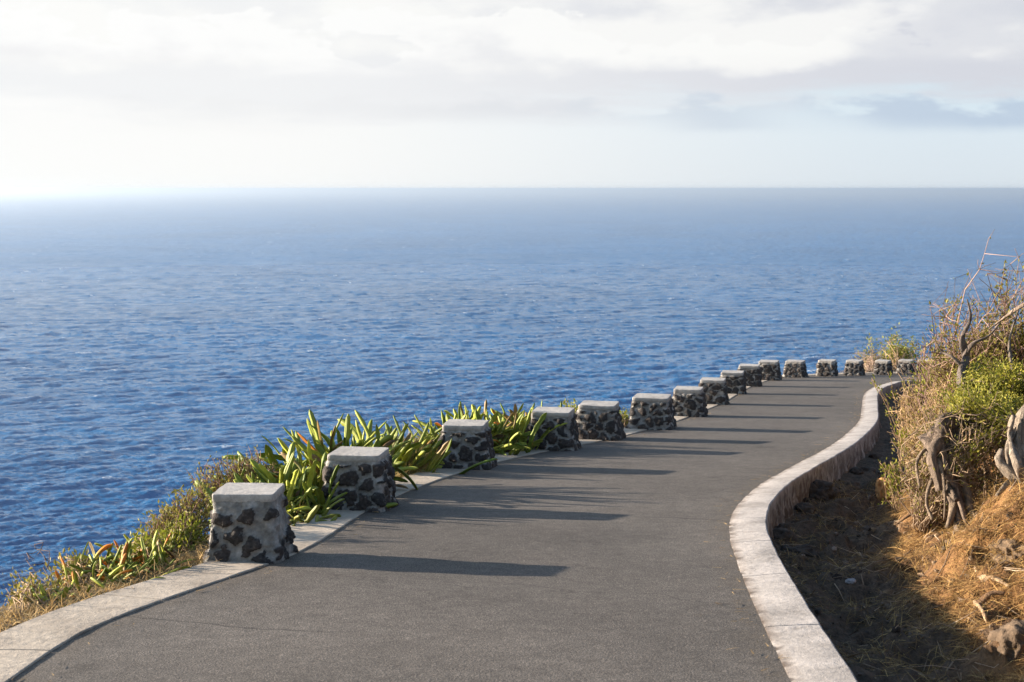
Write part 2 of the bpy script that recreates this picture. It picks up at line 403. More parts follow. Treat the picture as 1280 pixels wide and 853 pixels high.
# ------------------------------------------------------------------ hillside at the inner side of the path
HT = np.array([-.3, 0, .35, .7, 1.0, 1.3, 1.7, 2.2, 3.0, 4.5, 8, 14, 30])
HH = np.array([-.25, -.25, -.32, -.34, -.27, -.08, .22, .55, .95, 1.6, 2.7, 3.6, 4.2])
pits = [(4.08, 11.95, .36, .75), (4.35, 12.5, .3, .5), (3.3, 9.2, .18, .1), (3.9, 10.2, .16, .12), (3.05, 10.4, .14, .09)]
def hill_h(X, Y, t):
    h = np.interp(t, HT, HH)
    P = np.stack([X, Y, 0 * X], -1)
    g = sstep(-.1, .5, t)
    h = h + g * (fbm(P * 1.1, 4, 21) * .13 * sstep(.3, 1.6, t) + fbm(P * 2.6, 5, 31, .6) * .085 + (1 - np.abs(fbm(P * 4.1, 3, 41))) * .085 - .06 + fbm(P * 9, 4, 43, .6) * .035)
    for (x, y, r, dp) in pits: h = h - dp * np.exp(-((X - x) ** 2 + (Y - y) ** 2) / r ** 2)
    return h
def hill_ground(X, Y):
    X = np.asarray(X, float); Y = np.asarray(Y, float)
    t = sdist(X, Y, rk_out); return road_z(Y) + hill_h(X, Y, t), t
xs = np.concatenate([np.arange(.6, 6.5, .035), np.arange(6.5, 14, .15), np.arange(14, 36, .8)])
ys = np.concatenate([np.arange(-9, 4, .35), np.arange(4, 16, .04), np.arange(16, 44, .14)])
X, Y = np.meshgrid(xs, ys)
t = sdist(X, Y, rk_out)
Z = road_z(Y) + hill_h(X, Y, t)
nx, ny = len(xs), len(ys)
ii, jj = np.meshgrid(np.arange(nx - 1), np.arange(ny - 1))
q = np.stack([jj * nx + ii, jj * nx + ii + 1, (jj + 1) * nx + ii + 1, (jj + 1) * nx + ii], -1).reshape(-1, 4)
tq = t.ravel()[q]
q = q[(tq > -.16).all(1)]
used = np.unique(q); remap = np.full(nx * ny, -1); remap[used] = np.arange(len(used))
VV = np.stack([X, Y, Z], -1).reshape(-1, 3)[used]
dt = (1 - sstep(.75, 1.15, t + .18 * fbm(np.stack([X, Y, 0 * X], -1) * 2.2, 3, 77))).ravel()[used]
dt = np.maximum(dt, np.exp(-((VV[:, 0] - 4.12) ** 2 + (VV[:, 1] - 12.05) ** 2) / .42 ** 2) * 1.0)  # hollow under the trunk: its shade is painted into the soil colour
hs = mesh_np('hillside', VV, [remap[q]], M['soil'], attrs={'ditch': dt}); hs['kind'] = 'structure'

# ------------------------------------------------------------------ cliff at the seaward side
CT = np.array([-.05, .0, .2, .5, .8, 1.1, 1.5, 2.2, 4, 10, 26, 42])
CH = np.array([-.1, -.015, -.03, -.08, -.19, -.42, -.95, -2.5, -7, -24, -66, -108])
def cliff_h(x, y, t):
    P = np.stack([x, y, 0 * x], -1); return np.interp(t, CT, CH) + fbm(P * 2.3, 4, 51) * .05 * sstep(.05, .5, t)
ct = np.concatenate([np.arange(-.05, 1.5, .06), [1.6, 1.8, 2.2, 3, 4, 6, 10, 18, 26, 34, 42]])
lo = lk_out[::2]; lno = ln[::2]
XY = lo[:, None] + lno[:, None] * ct[None, :, None]
T = np.broadcast_to(ct[None], XY.shape[:2])
Z = np.maximum(road_z(lo[:, 1])[:, None] + cliff_h(XY[..., 0], XY[..., 1], T), SEA_Z - 2)
V = np.concatenate([XY, Z[..., None]], -1); k = len(ct)
V[..., :2] += (lno[:, None] * (fbm(V * .25, 4, 61) * np.clip(T - 1.2, 0, 12) * .22)[..., None])
i = np.arange(len(lo) - 1)[:, None] * k; j = np.arange(k - 1)[None]
cl = mesh_np('cliff', V.reshape(-1, 3), [np.stack([i + j, i + k + j, i + k + j + 1, i + j + 1], -1).reshape(-1, 4)], M['cliff']); cl['kind'] = 'structure'
def verge(s_idx, off):
    """point on the seaward verge: index along lk, distance beyond the kerb"""
    s_idx = np.asarray(s_idx); off = np.asarray(off, float)
    p = lk_out[s_idx] + ln[s_idx] * off[..., None]
    z = road_z(lk_out[s_idx][..., 1]) + cliff_h(p[..., 0], p[..., 1], off)
    return np.concatenate([p, z[..., None]], -1)
def near_idx(x, y): return int(np.linalg.norm(lk_out - np.array([x, y]), axis=1).argmin())

# ------------------------------------------------------------------ sea
def fft_tile(N, L, wind, V0, seed, lmin, std, pw=6):
    r = np.random.default_rng(seed); k1 = np.fft.fftfreq(N, 1 / N) * 2 * np.pi / L
    kx, ky = np.meshgrid(k1, k1); k = np.hypot(kx, ky); k[0, 0] = 1
    Lw = V0 ** 2 / 9.81; c = (kx * wind[0] + ky * wind[1]) / k
    Pn = np.exp(-1 / (k * Lw) ** 2) / k ** 4 * np.where(c > 0, np.abs(c) ** pw, .10 * np.abs(c) ** pw) * np.exp(-(k * lmin) ** 2); Pn[0, 0] = 0
    Hk = (r.normal(size=(N, N)) + 1j * r.normal(size=(N, N))) * np.sqrt(Pn / 2)
    h = np.fft.ifft2(Hk).real; f = std / h.std()
    dx = np.fft.ifft2(1j * kx / k * Hk).real * f; dy = np.fft.ifft2(1j * ky / k * Hk).real * f
    return h * f, dx, dy, L
def sample(tile, x, y, rot):
    h, dx, dy, L = tile; N = len(h); c, s = math.cos(rot), math.sin(rot)
    u = ((x * c + y * s) / L * N) % N; v = ((-x * s + y * c) / L * N) % N
    i0 = u.astype(int) % N; j0 = v.astype(int) % N; i1 = (i0 + 1) % N; j1 = (j0 + 1) % N; fu = u - np.floor(u); fv = v - np.floor(v)
    def bl(a): return a[j0, i0] * (1 - fu) * (1 - fv) + a[j0, i1] * fu * (1 - fv) + a[j1, i0] * (1 - fu) * fv + a[j1, i1] * fu * fv
    a, b = bl(dx), bl(dy)
    return bl(h), a * c - b * s, a * s + b * c
HC = EYE - SEA_Z
dep = np.concatenate([np.linspace(.0024, .36, 1500)])
rr = np.concatenate([[60000.], (HC / np.tan(dep))[::1], [220, 150, 100, 60, 30, 5]])
az = np.concatenate([np.linspace(R(-100), R(-25), 60)[:-1], np.linspace(R(-25), R(25), 1000), np.linspace(R(25), R(100), 60)[1:]])
RR, AZ = np.meshgrid(rr, az, indexing='ij')
X = RR * np.sin(AZ); Y = RR * np.cos(AZ)
wd = norm(np.array([.22, -.97]))
t1 = fft_tile(1024, 620., wd, 6.4, 5, .6, .40, 5); t2 = fft_tile(1024, 211., norm(np.array([.12, -.99])), 3.7, 6, .22, .20, 4); t3 = fft_tile(512, 47., norm(np.array([.3, -.95])), 2.4, 8, .08, .095, 3)
h1, ax1, ay1 = sample(t1, X, Y, .0); h2, ax2, ay2 = sample(t2, X, Y, .13); h3, ax3, ay3 = sample(t3, X, Y, -.17)
dr = RR ** 2 / (HC * F) * 1.1
w1 = 1 - .3 * sstep(20, 300, dr); w2 = 1 - .75 * sstep(3, 30, dr); w3 = 1 - .92 * sstep(.9, 6, dr)
patch = np.clip(1 + .55 * fbm(np.stack([X * .8 + Y * .25, Y * .45 - X * .12, 0 * X], -1) / 150., 3, 9), .35, 1.7)
H = (h1 * w1 + (h2 * w2 + h3 * w3) * patch)
DX = -(ax1 * w1 + ax2 * w2 + ax3 * w3) * .9; DY = -(ay1 * w1 + ay2 * w2 + ay3 * w3) * .9
fo = sstep(2.5, 3.1, (h1 * .75 / .40 + h2 * .9 / .20)) * sstep(.05, .35, vnoise(np.stack([X, Y, 0 * X], -1) / 23., 12))
rough = .07 + .24 * sstep(.5, 30, dr)
V = np.stack([X + DX, Y + DY, SEA_Z + H], -1).reshape(-1, 3)
k = len(az); i = np.arange(len(rr) - 1)[:, None] * k; j = np.arange(k - 1)[None]
sea = mesh_np('sea', V, [np.stack([i + j, i + j + 1, i + k + j + 1, i + k + j], -1).reshape(-1, 4)], M['sea'], attrs={'foam': fo.ravel(), 'rough': rough.ravel()})
sea['kind'] = 'structure'

# ------------------------------------------------------------------ stone blocks
#       px centre, base py, width px, height m, yaw deg, mortar amount
BL = [(302, 701, 106, .425, 3, .085), (439, 637, 90, .44, 9, .040), (577, 585, 71, .44, 8, .036), (686, 562, 66, .44, 12, .038), (744, 549, 62, .43, 13, .030), (811, 536, 60, .43, 14, .036), (858, 520, 46, .42, 14, .030), (889, 505, 40, .43, 14, .028), (914, 492, 36, .43, 14, .028), (935, 482.5, 33, .46, 14, .026), (959, 475, 31, .46, 18, .026), (991, 471.3, 29, .41, 24, .026), (1031, 470, 26, .41, 26, .026), (1065, 469, 24, .39, 28, .026), (1101, 467.8, 22, .37, 30, .026), (1130, 467.2, 22, .37, 30, .026), (1153, 466.8, 20, .37, 30, .026)]
BLAB = ['pale whitewashed stone block with few dark stones, closest to the viewer, at the grassy verge',
 'second stone block, big dark lava stones below a thin cap, tall green succulents behind it',
 'third stone block, dark stones netted by white joints, between two succulent clumps',
 'fourth stone block, half swallowed on its sea side by succulent stems',
 'fifth stone block, pale patch among black stones, yellow shrub peeping behind',
 'sixth stone block with thick sloping sides standing alone where plants end',
 'seventh stone block, first of the tightly overlapping ones past the plants',
 'eighth stone block, overlapped by the block before it on the straight kerb',
 'ninth stone block with wide pale cap on the straight kerb',
 'tenth stone block, the taller one just before the kerb starts its bend',
 'eleventh stone block, at the start of the bend, touching the tenth in view',
 'twelfth stone block, first one seen against open sea with gaps both sides',
 'thirteenth stone block, alone in the middle of the bend against the sea',
 'fourteenth stone block on the bend, beside the purple dry brush',
 'fifteenth stone block, between dry brush and the yellow green roadside shrub',
 'sixteenth stone block, just past the yellow green roadside shrub',
 'last stone block in view, mostly hidden by the hillside bushes']
def stone_block(n, cx, by, wpx, hgt, yaw, mort):
    p = at(cx, by, .02); d = p[1]; W = wpx * d / F * .95; D = W * .93
    ya = R(yaw); fx, fy = math.sin(ya), math.cos(ya)
    c = np.array([p[0] + fx * D / 2, p[1] + fy * D / 2, p[2]])
    r2 = np.random.default_rng(100 + n)
    o = empty('stone_block', c, BLAB[n], 'stone block', 'stone blocks along the seaward kerb', -ya)
    nu, nv = (150, 64) if n < 4 else (96, 40)
    capt = .04; hb = hgt - capt
    th = np.linspace(0, 2 * np.pi, nu, endpoint=False)
    v = np.linspace(0, 1, nv)
    def ring(hw, hd, e):      # rounded rectangle by superellipse
        cth, sth = np.cos(th), np.sin(th); rr_ = (np.abs(cth) ** e + np.abs(sth) ** e) ** (-1 / e)
        return np.stack([cth * rr_ * hw, sth * rr_ * hd], -1)
    flare = .5 * (1 + .0 * v) + .085 * (1 - v) ** 1.6
    top = .5 * .78
    hw = (top + (.5 - top) * (1 - v) ** 1.15 + .05 * (1 - v) ** 4)
    R0 = ring(1, 1, 18)
    Vb = np.concatenate([R0[None] * (np.stack([hw * W, hw * D], -1)[:, None]), np.broadcast_to((-.16 + (hb + .16) * v)[:, None, None], (nv, nu, 1))], -1)
    # stones
    ns = 110
    S = []
    tr = 0
    while len(S) < ns and tr < 1800:
        tr += 1; gap = .165 if tr < 700 else .125
        a, b = r2.integers(0, nu), r2.integers(0, nv); q_ = Vb[b, a] + r2.normal(0, .012, 3)
        if all(np.linalg.norm((q_ - s_) * [1, 1, 1.15]) > gap for s_ in S): S.append(q_)
    S = np.array(S); flat = Vb.reshape(-1, 3)
    flat_n = flat + np.stack([fbm(flat * 9 + 5, 4, n, .6), fbm(flat * 9 + 55, 4, n + 1, .6), fbm(flat * 9 + 95, 4, n + 2, .6)], -1) * .030
    DD = np.linalg.norm((flat_n[:, None] - S[None]) * [1, 1, 1.1], axis=2); o1 = np.argsort(DD, axis=1)
    f1 = np.take_along_axis(DD, o1[:, :1], 1)[:, 0]; f2 = np.take_along_axis(DD, o1[:, 1:2], 1)[:, 0]
    e = f2 - f1 + fbm(flat * 26, 4, n + 9, .65) * .014
    tone = r2.uniform(0, 1, len(S))[o1[:, 0]]
    thr = mort * (.3 + .9 * r2.uniform(0, 1, len(S))[o1[:, 0]])
    if n == 0: thr = .028 + .03 * r2.uniform(0, 1, len(S))[o1[:, 0]] + .2 * (r2.uniform(0, 1, len(S))[o1[:, 0]]  > .74)
    mask = sstep(thr - .012, thr + .016, e)
    zf = (flat[:, 2] / hb)
    mask = mask * (1 - sstep(.84 if n == 0 else .90, .90 if n == 0 else .95, zf + .05 * fbm(flat * 9, 3, n + 30)))
    nrm_ = norm(flat * [1, 1, 0])
    sm = np.sign(flat[:, :2]); ax = (np.abs(flat[:, 0]) / W > np.abs(flat[:, 1]) / D)
    nrm_ = np.where(ax[:, None], np.stack([sm[:, 0], 0 * e, 0 * e], -1), np.stack([0 * e, sm[:, 1], 0 * e], -1))
    disp = mask * (.012 + .018 * np.clip(e / .09, 0, 1)) + fbm(flat * 18, 5, n + 60, .6) * .010 + fbm(flat * 4, 3, n + 80) * .014
    disp = disp * (1 - .75 * sstep(.88, 1, zf))
    Vd = flat + nrm_ * disp[:, None]
    i = np.arange(nv - 1)[:, None] * nu; j = np.arange(nu)[None]; j2 = (j + 1) % nu
    qd = np.stack([i + j, i + j2, i + nu + j2, i + nu + j], -1).reshape(-1, 4)
    mesh_np('masonry_body', Vd, [qd], M['block'], o, attrs={'stone': mask, 'tone': tone})
    # cap: cast slab, slightly proud of the body, worn edges
    zz = np.array([-.012, -.006, .012, capt - .010, capt - .003, capt, capt, capt]); sc_ = np.array([.985, 1.0, 1.0, 1.0, .993, .978, .6, .0001])
    hwT, hdT = top * W + .004, top * D + .004
    Vc = np.concatenate([R0[None] * np.stack([hwT * sc_, hdT * sc_], -1)[:, None], np.broadcast_to((hb + zz)[:, None, None], (8, nu, 1))], -1)
    fl = Vc.reshape(-1, 3)
    wv = fbm(fl * 13, 4, n + 200)
    fl = fl + norm(fl * [1, 1, 0]) * (wv * .004)[:, None] * (np.abs(fl[:, :1]) > .02) + np.stack([0 * wv, 0 * wv, fbm(fl * 7, 3, n + 210) * .0025], -1) * np.repeat((np.arange(8) >= 3), nu)[:, None]
    i = np.arange(7)[:, None] * nu
    qc = np.stack([i + j, i + j2, i + nu + j2, i + nu + j], -1).reshape(-1, 4)
    mesh_np('concrete_cap', fl, [qc], M['cap'], o, attrs={'joint': np.zeros(len(fl)), 'grime_shade': np.repeat([.5, .4, .3, .15, .1, .05, 0, 0], nu)}, sharp=32)
    return o
for n, b in enumerate(BL): stone_block(n, *b)

# ------------------------------------------------------------------ plants: generators
def blades(mb, base, d0, length, width, droop, cols, seg=3):
    """thin bent blades, vectorised. base (n,3), d0 (n,3) unit, droop (n,) metres the tip sags"""
    n = len(base); t = np.linspace(0, 1, seg + 1)
    side = norm(np.cross(d0, np.array([0, 0, 1.0]) + rng.normal(0, .3, (n, 3))))
    P = base[:, None] + d0[:, None] * (length[:, None] * t[None])[..., None]
    P[..., 2] -= droop[:, None] * (t ** 2)[None]
    wv = width[:, None] * (1 - t[None] ** 1.5 * .9) * .5
    L_, R_ = P - side[:, None] * wv[..., None], P + side[:, None] * wv[..., None]
    V = np.stack([L_, R_], 2).reshape(-1, 3); m = 2 * (seg + 1)
    i = np.arange(n)[:, None] * m; j = np.arange(seg)[None] * 2
    q = np.stack([i + j, i + j + 1, i + j + 3, i + j + 2], -1).reshape(-1, 4)
    mb.add(V, q, None, np.repeat(cols, m, 0))
def leaves(mb, c, size, cols, up=.3, aspect=.45, dirs=None):
    """folded leaf: four corners, two triangles"""
    n = len(c)
    a = norm(rng.normal(size=(n, 3)) + np.array([0, 0, up])) if dirs is None else norm(dirs + rng.normal(0, .45, (n, 3)))
    b = norm(np.cross(a, rng.normal(size=(n, 3)))); nn = np.cross(a, b)
    s = size[:, None]
    V = np.stack([c, c + a * s * .5 + b * s * aspect * .5 + nn * s * .08, c + a * s, c + a * s * .5 - b * s * aspect * .5 + nn * s * .08], 1).reshape(-1, 3)
    i = np.arange(n)[:, None] * 4
    t = np.concatenate([i + np.array([[0, 1, 2]]), i + np.array([[0, 2, 3]])])
    mb.add(V, None, t, np.repeat(cols, 4, 0))
def tint(n, a, b, j=.15, power=1.0):
    u = rng.uniform(0, 1, (n, 1)) ** power
    return np.clip((np.array(a) * (1 - u) + np.array(b) * u) * (1 + rng.normal(0, j, (n, 1))), .004, .9)
def strap(mb, base, az_, lean, length, width, curl, col, tipcol=None):
    """thick ridged strap arm with scalloped edges, arching over"""
    m = 22; t = np.linspace(0, 1, m)
    ang = lean + curl * t ** 1.3
    step = length / (m - 1)
    out = np.array([math.cos(az_), math.sin(az_), 0]); sidew = rng.normal(0, .35)
    dirs = np.sin(ang)[:, None] * out[None] + np.cos(ang)[:, None] * np.array([0, 0, 1.0])
    sv = np.array([-out[1], out[0], 0]); dirs = norm(dirs + sv[None] * (sidew * t + .16 * np.sin(t * rng.uniform(3, 8) + rng.uniform(0, 6)))[:, None])
    P = base + np.concatenate([[np.zeros(3)], np.cumsum(dirs[:-1] * step, 0)])
    tw = rng.normal(0, .7) + t * rng.normal(0, .9)
    n0 = norm(np.cross(sv[None], dirs)); s0 = norm(np.cross(dirs, n0))
    S = s0 * np.cos(tw)[:, None] + n0 * np.sin(tw)[:, None]; Nn = np.cross(S, dirs)
    prof = np.minimum(1, .42 + t * 2.2) * np.sqrt(np.clip(1 - (np.clip(t - .84, 0, 1) / .163) ** 2, 0.02, 1))
    sc = 1 - .24 * np.abs(np.sin(t * length / .07 * 1.57 + rng.uniform(0, 3)))
    wd_ = width * .5 * prof * sc
    ridge = width * .20 * prof + .003; keel = width * .17 * prof + .003
    V = np.stack([P - S * wd_[:, None] + Nn * (wd_ * .25)[:, None], P - S * (wd_ * .45)[:, None] + Nn * (ridge * .15)[:, None], P - Nn * (ridge * .25)[:, None], P + S * (wd_ * .45)[:, None] + Nn * (ridge * .15)[:, None], P + S * wd_[:, None] + Nn * (wd_ * .25)[:, None], P - Nn * keel[:, None]], 1)
    k = 6; i = np.arange(m - 1)[:, None] * k; j = np.arange(k)[None]; j2 = (j + 1) % k
    q = np.stack([i + j, i + j2, i + k + j2, i + k + j], -1).reshape(-1, 4)
    c = np.broadcast_to(np.asarray(col)[None, None], (m, k, 3)).copy()
    c[:, [0, 4]] *= 1.15; c[:, 2] *= .9
    if tipcol is not None:
        f = sstep(.45, .8, t)[:, None, None]; c = c * (1 - f) + np.asarray(tipcol) * f
    t_end = np.array([[(m - 1) * k + a for a in (0, 1, 2)], [(m - 1) * k + a for a in (0, 2, 3)], [(m - 1) * k + a for a in (0, 3, 4)], [(m - 1) * k + a for a in (0, 4, 5)]])
    mb.add(V.reshape(-1, 3), q, t_end, c.reshape(-1, 3))
GREEN_A, GREEN_B = (.11, .17, .018), (.40, .43, .06)
DRY_A, DRY_B = (.33, .21, .085), (.52, .36, .15)
def succulent(label, px, py, n, L, spread=.16, orange=.0, width=.07, lean=(0.05, 1.1), aim=None, dead=.15, col=(GREEN_A, GREEN_B)):
    base = on_verge(px, py)
    o = empty('succulent_plant', base, label, 'plant', 'succulent plants on the seaward verge', 0)
    g = MB(); dead_n = 0
    for i in range(int(n * 2.4)):
        a = rng.uniform(0, 2 * math.pi) if aim is None else aim + rng.normal(0, 1.0)
        b = base + np.array([rng.normal(0, spread), rng.normal(0, spread), -.03])
        ln_ = L * rng.uniform(.55, 1.1)
        le = rng.uniform(*lean); cu = rng.uniform(-.2, 1.5)
        u = rng.uniform() ; c = (np.array(col[0]) * (1 - u) + np.array(col[1]) * u)
        tip = None
        if rng.uniform() < orange: tip = np.array([.55, .2, .02]) * rng.uniform(.8, 1.2)
        elif rng.uniform() < .07: tip = np.array([.24, .16, .05])
        if rng.uniform() < dead * .6 and dead_n < 8:
            dm = MB(); strap(dm, b, a, le + .3, ln_ * .8, width * .7, cu + .3, np.array((.26, .17, .085)) * rng.uniform(.5, 1.0)); dead_n += 1; dm.build('withered_stem', M['straw'], o)
        else: strap(g, b, a, le, ln_, width * rng.uniform(.40, .88), cu, c, tip)
    g.build('foliage', M['succ'], o)
    return o
def branch_paths(base, tip, n=7, wob=.06):
    t = np.linspace(0, 1, n)[:, None]; L = np.linalg.norm(tip - base)
    mid = (base + tip) / 2 + np.array([0, 0, L * .12]) + rng.normal(0, wob * L * 1.5, 3)
    P = (1 - t) ** 2 * base + 2 * t * (1 - t) * mid + t ** 2 * tip
    P[1:-1] += rng.normal(0, wob * L * .35, (n - 2, 3)); return P
def shrub(name, label, cat, bases, clusters, nbr, leaf_n, leaf_size, leaf_col, twig_col, group=None, r0=.012, side=4, twig_len=.16, up=.3, aspect=.45, parent_loc=None, leaf_spread=.05, wob=.06, extra_leaf=0):
    """branches run from the bases into ellipsoidal clusters (centre, radii, weight); side twigs and leaves grow on their outer ends"""
    bases = np.atleast_2d(np.asarray(bases, float))
    o = empty(name, bases[0] if parent_loc is None else parent_loc, label, cat, group)
    tw, lf = MB(), MB(); wts = np.array([c[2] for c in clusters], float); wts /= wts.sum(); LP = []; LD = []
    for i in range(nbr):
        c = clusters[rng.choice(len(clusters), p=wts)]
        v = norm(rng.normal(size=3)) * rng.uniform(.25, 1) ** .45
        tip = np.array(c[0]) + v * np.array(c[1])
        b = bases[np.linalg.norm((bases - tip) * [1, 1, .5] + rng.normal(0, .12, bases.shape), axis=1).argmin()] + rng.normal(0, .03, 3) * [1, 1, .3]
        P = branch_paths(b, tip, 8, wob); L = np.linalg.norm(tip - b); rr0 = r0 * rng.uniform(.5, 1.1)
        tc = tint(1, *twig_col)[0]
        tube(tw, P, np.linspace(rr0, .0022, len(P)), 5, tc)
        for s in range(side):
            f = rng.uniform(.35, 1.0); k = int(f * (len(P) - 1)); p0 = P[k]
            dvec = norm(norm(P[-1] - P[0]) * .7 + rng.normal(0, .75, 3) + [0, 0, .15])
            l2 = twig_len * rng.uniform(.5, 1.4); q_ = np.stack([p0, p0 + dvec * l2 * .5 + rng.normal(0, l2 * .1, 3), p0 + dvec * l2 + rng.normal(0, l2 * .12, 3)])
            tube(tw, q_, [.0035, .0028, .0016], 4, tc)
            if leaf_n:
                m = rng.poisson(leaf_n / 2); f2 = rng.uniform(.1, 1.05, m)[:, None]
                LP.append(q_[0] + (q_[2] - q_[0]) * f2 + rng.normal(0, leaf_spread, (m, 3))); LD.append(np.repeat(dvec[None], m, 0))
        if leaf_n:
            m = rng.poisson(leaf_n); kk = rng.uniform(.45, 1.0, m) * (len(P) - 1); k0 = np.minimum(kk.astype(int), len(P) - 2); ff = (kk - k0)[:, None]
            LP.append(P[k0] * (1 - ff) + P[k0 + 1] * ff + rng.normal(0, leaf_spread, (m, 3))); LD.append(np.repeat(norm(P[-1] - P[-3])[None], m, 0))
    tw.build('branches', M['twig'], o, smooth=True)
    if LP:
        LP = np.concatenate(LP); LD = np.concatenate(LD) + [0, 0, up]
        leaves(lf, LP, leaf_size * rng.uniform(.6, 1.3, len(LP)), tint(len(LP), *leaf_col), aspect=aspect, dirs=LD)
        lf.build('foliage', M['leaf'], o, smooth=False)
    return o
TAN = ((.20, .13, .075), (.42, .29, .17)); GREY = ((.12, .09, .07), (.30, .23, .17)); RUST = ((.13, .075, .05), (.26, .15, .10))
YG = ((.12, .15, .012), (.33, .32, .045)); MG = ((.045, .09, .012), (.13, .19, .025)); OL = ((.12, .12, .022), (.30, .26, .06))

# ------------------------------------------------------------------ seaward verge: plants
def on_verge(px, py):
    r = ray(px, py); k = np.linspace(5, 60, 900); P = np.array([0, 0, EYE]) + r[None] * k[:, None]
    best, bp = 1e9, None
    for p in P:
        i_ = near_idx(p[0], p[1]); off = float(np.dot(p[:2] - lk_out[i_], ln[i_]))
        if off < .03 or off > 1.1: continue
        c = p[2] - verge(np.array([i_]), np.array([off]))[0][2]
        if c < best: best, bp = c, (i_, off)
        if c < 0: break
    if bp is None:
        p = at(px, py); bp = (near_idx(p[0], p[1]), .2)
    return verge(np.array([bp[0]]), np.array([bp[1]]))[0]
S = succulent
S('small succulent with orange withering tips, lowest one on the grassy verge', 168, 714, 46, .26, .13, .2, .045, (.1, 1.3), dead=.1)
S('dark green succulent sprawling below the pale whitewashed block, one orange arm', 128, 724, 34, .21, .11, .15, .042, (.3, 1.4), dead=.1)
S('little succulent sprout at the thin end of the verge near bare twigs', 78, 752, 16, .17, .10, .05, .045, (.4, 1.4), dead=.1)
S('low bright succulent beside the pale whitewashed block', 212, 700, 20, .2, .12, .1, .05, (.2, 1.3), dead=.2)
S('tall succulent clump with one high upright arm behind the second block', 425, 616, 60, .78, .20, .02, .095, (0.0, .7))
S('bushy succulent between the first two blocks, arms sweeping out to sea', 372, 640, 60, .60, .22, .02, .09, (.15, 1.0))
S('tangled succulent behind the pale whitewashed block, drooping arms', 345, 650, 40, .46, .20, .02, .08, (.2, 1.2), dead=.2)
S('broad leaved succulent at the drop, arms lying out toward the sea', 338, 632, 40, .50, .16, .02, .09, (.3, 1.2), aim=math.pi)
S('low yellowish succulent spilling onto the kerb beside the second block', 366, 664, 50, .28, .13, .0, .065, (.5, 1.5), dead=.25, col=((.13, .16, .02), (.28, .29, .05)))
S('succulent leaning toward the third block with broad dark arms', 475, 600, 50, .66, .20, .0, .10, (.2, 1.1), aim=.3)
S('flattened succulent filling the gap before the third block', 508, 590, 44, .44, .20, .0, .075, (.7, 1.5), dead=.25)
S('succulent right behind the third block with a red brown upright stem', 588, 563, 54, .66, .22, .06, .09, (0, .9))
S('succulent between third and fourth block with thick pale arms', 624, 566, 54, .60, .20, .03, .085, (.1, 1.0))
S('succulent pressed against the sea side of the fourth block', 650, 556, 44, .58, .2, .03, .085, (.1, .9))
S('sparse succulent behind the third block among pale dry grass', 545, 578, 40, .56, .22, .03, .085, (.1, 1.1), dead=.2)

def vpt(px, py, d=0, lift=0): return on_verge(px, py)
def cl(px, py, d, rx, ry, rz, w=1): return (atd(px, py, d), (rx, ry, rz), w)
shrub('dry_shrub', 'brown twiggy shrub on the verge just left of the pale whitewashed block'.replace('just left of', 'on the sea side of'), 'shrub', [vpt(228, 690, 10.2), vpt(205, 690, 10.2)], [cl(212, 668, 10.3, .26, .3, .15), cl(243, 642, 10.4, .22, .3, .24)], 130, 9, .035, OL, RUST, r0=.006, side=5, twig_len=.10, leaf_spread=.02)
shrub('dry_shrub', 'greyish brown dry shrub behind the pale whitewashed block', 'shrub', [vpt(285, 640, 11.6), vpt(310, 640, 11.8)], [cl(285, 596, 11.8, .36, .3, .18), cl(312, 588, 12, .22, .3, .18)], 140, 6, .03, OL, RUST, r0=.006, side=5, twig_len=.11, leaf_spread=.02)
shrub('leafy_weed', 'low yellow green weed below the pale whitewashed block, beside the orange tipped succulent', 'weed', [on_verge(190, 706), on_verge(175, 712)], [cl(182, 698, 9.8, .22, .2, .11)], 60, 12, .04, YG, TAN, r0=.004, side=3, twig_len=.09, leaf_spread=.02)
shrub('leafy_weed', 'ragged green and brown weed midway down the thin end of the verge', 'weed', [on_verge(112, 732), on_verge(95, 738)], [cl(104, 726, 9.2, .2, .2, .09)], 50, 10, .04, OL, TAN, r0=.004, side=4, twig_len=.09, leaf_spread=.02)
shrub('leafy_weed', 'scruffy olive weed at the very tip of the thin verge', 'weed', [on_verge(50, 762), on_verge(30, 772)], [cl(42, 764, 8.7, .18, .2, .05)], 40, 9, .035, OL, TAN, r0=.004, side=4, twig_len=.08, leaf_spread=.02)
shrub('leafy_weed', 'small leafy green weed touching the pale whitewashed block', 'weed', [vpt(232, 698, 9.9), vpt(215, 700, 9.9)], [cl(228, 675, 10, .2, .2, .13), cl(205, 690, 9.9, .2, .2, .08)], 60, 14, .04, YG, TAN, r0=.004, side=3, twig_len=.08, leaf_spread=.02)
shrub('bare_twig', 'bare dark twig rising alone at the thin end of the verge', 'twig', [vpt(62, 735, 9.3)], [cl(48, 668, 9.3, .05, .05, .16)], 3, 0, .03, OL, ((.05, .035, .03), (.08, .05, .04)), r0=.004, side=2, twig_len=.07)
shrub('yellow_green_shrub', 'yellow green shrub behind the fifth block', 'shrub', [vpt(712, 545, 20.4), vpt(722, 545, 20.6)], [cl(714, 521, 20.6, .2, .3, .14)], 60, 14, .05, YG, TAN, r0=.005, side=3, twig_len=.1, leaf_spread=.03)
shrub('yellow_green_shrub', 'low yellowish shrub in the gap between fifth and sixth block', 'shrub', [vpt(774, 545, 21), vpt(778, 545, 21.2)], [cl(776, 530, 21.2, .12, .3, .14)], 40, 12, .05, YG, TAN, r0=.005, side=3, twig_len=.1, leaf_spread=.03)
shrub('roadside_shrub', 'yellow green shrub over the far kerb between two small blocks', 'shrub', [vpt(1112, 462, 46.5), vpt(1122, 462, 46.7)], [cl(1117, 450, 46.6, .45, .5, .28), cl(1134, 456, 46.8, .35, .5, .2)], 70, 18, .09, YG, TAN, r0=.012, side=4, twig_len=.25, leaf_spread=.06)
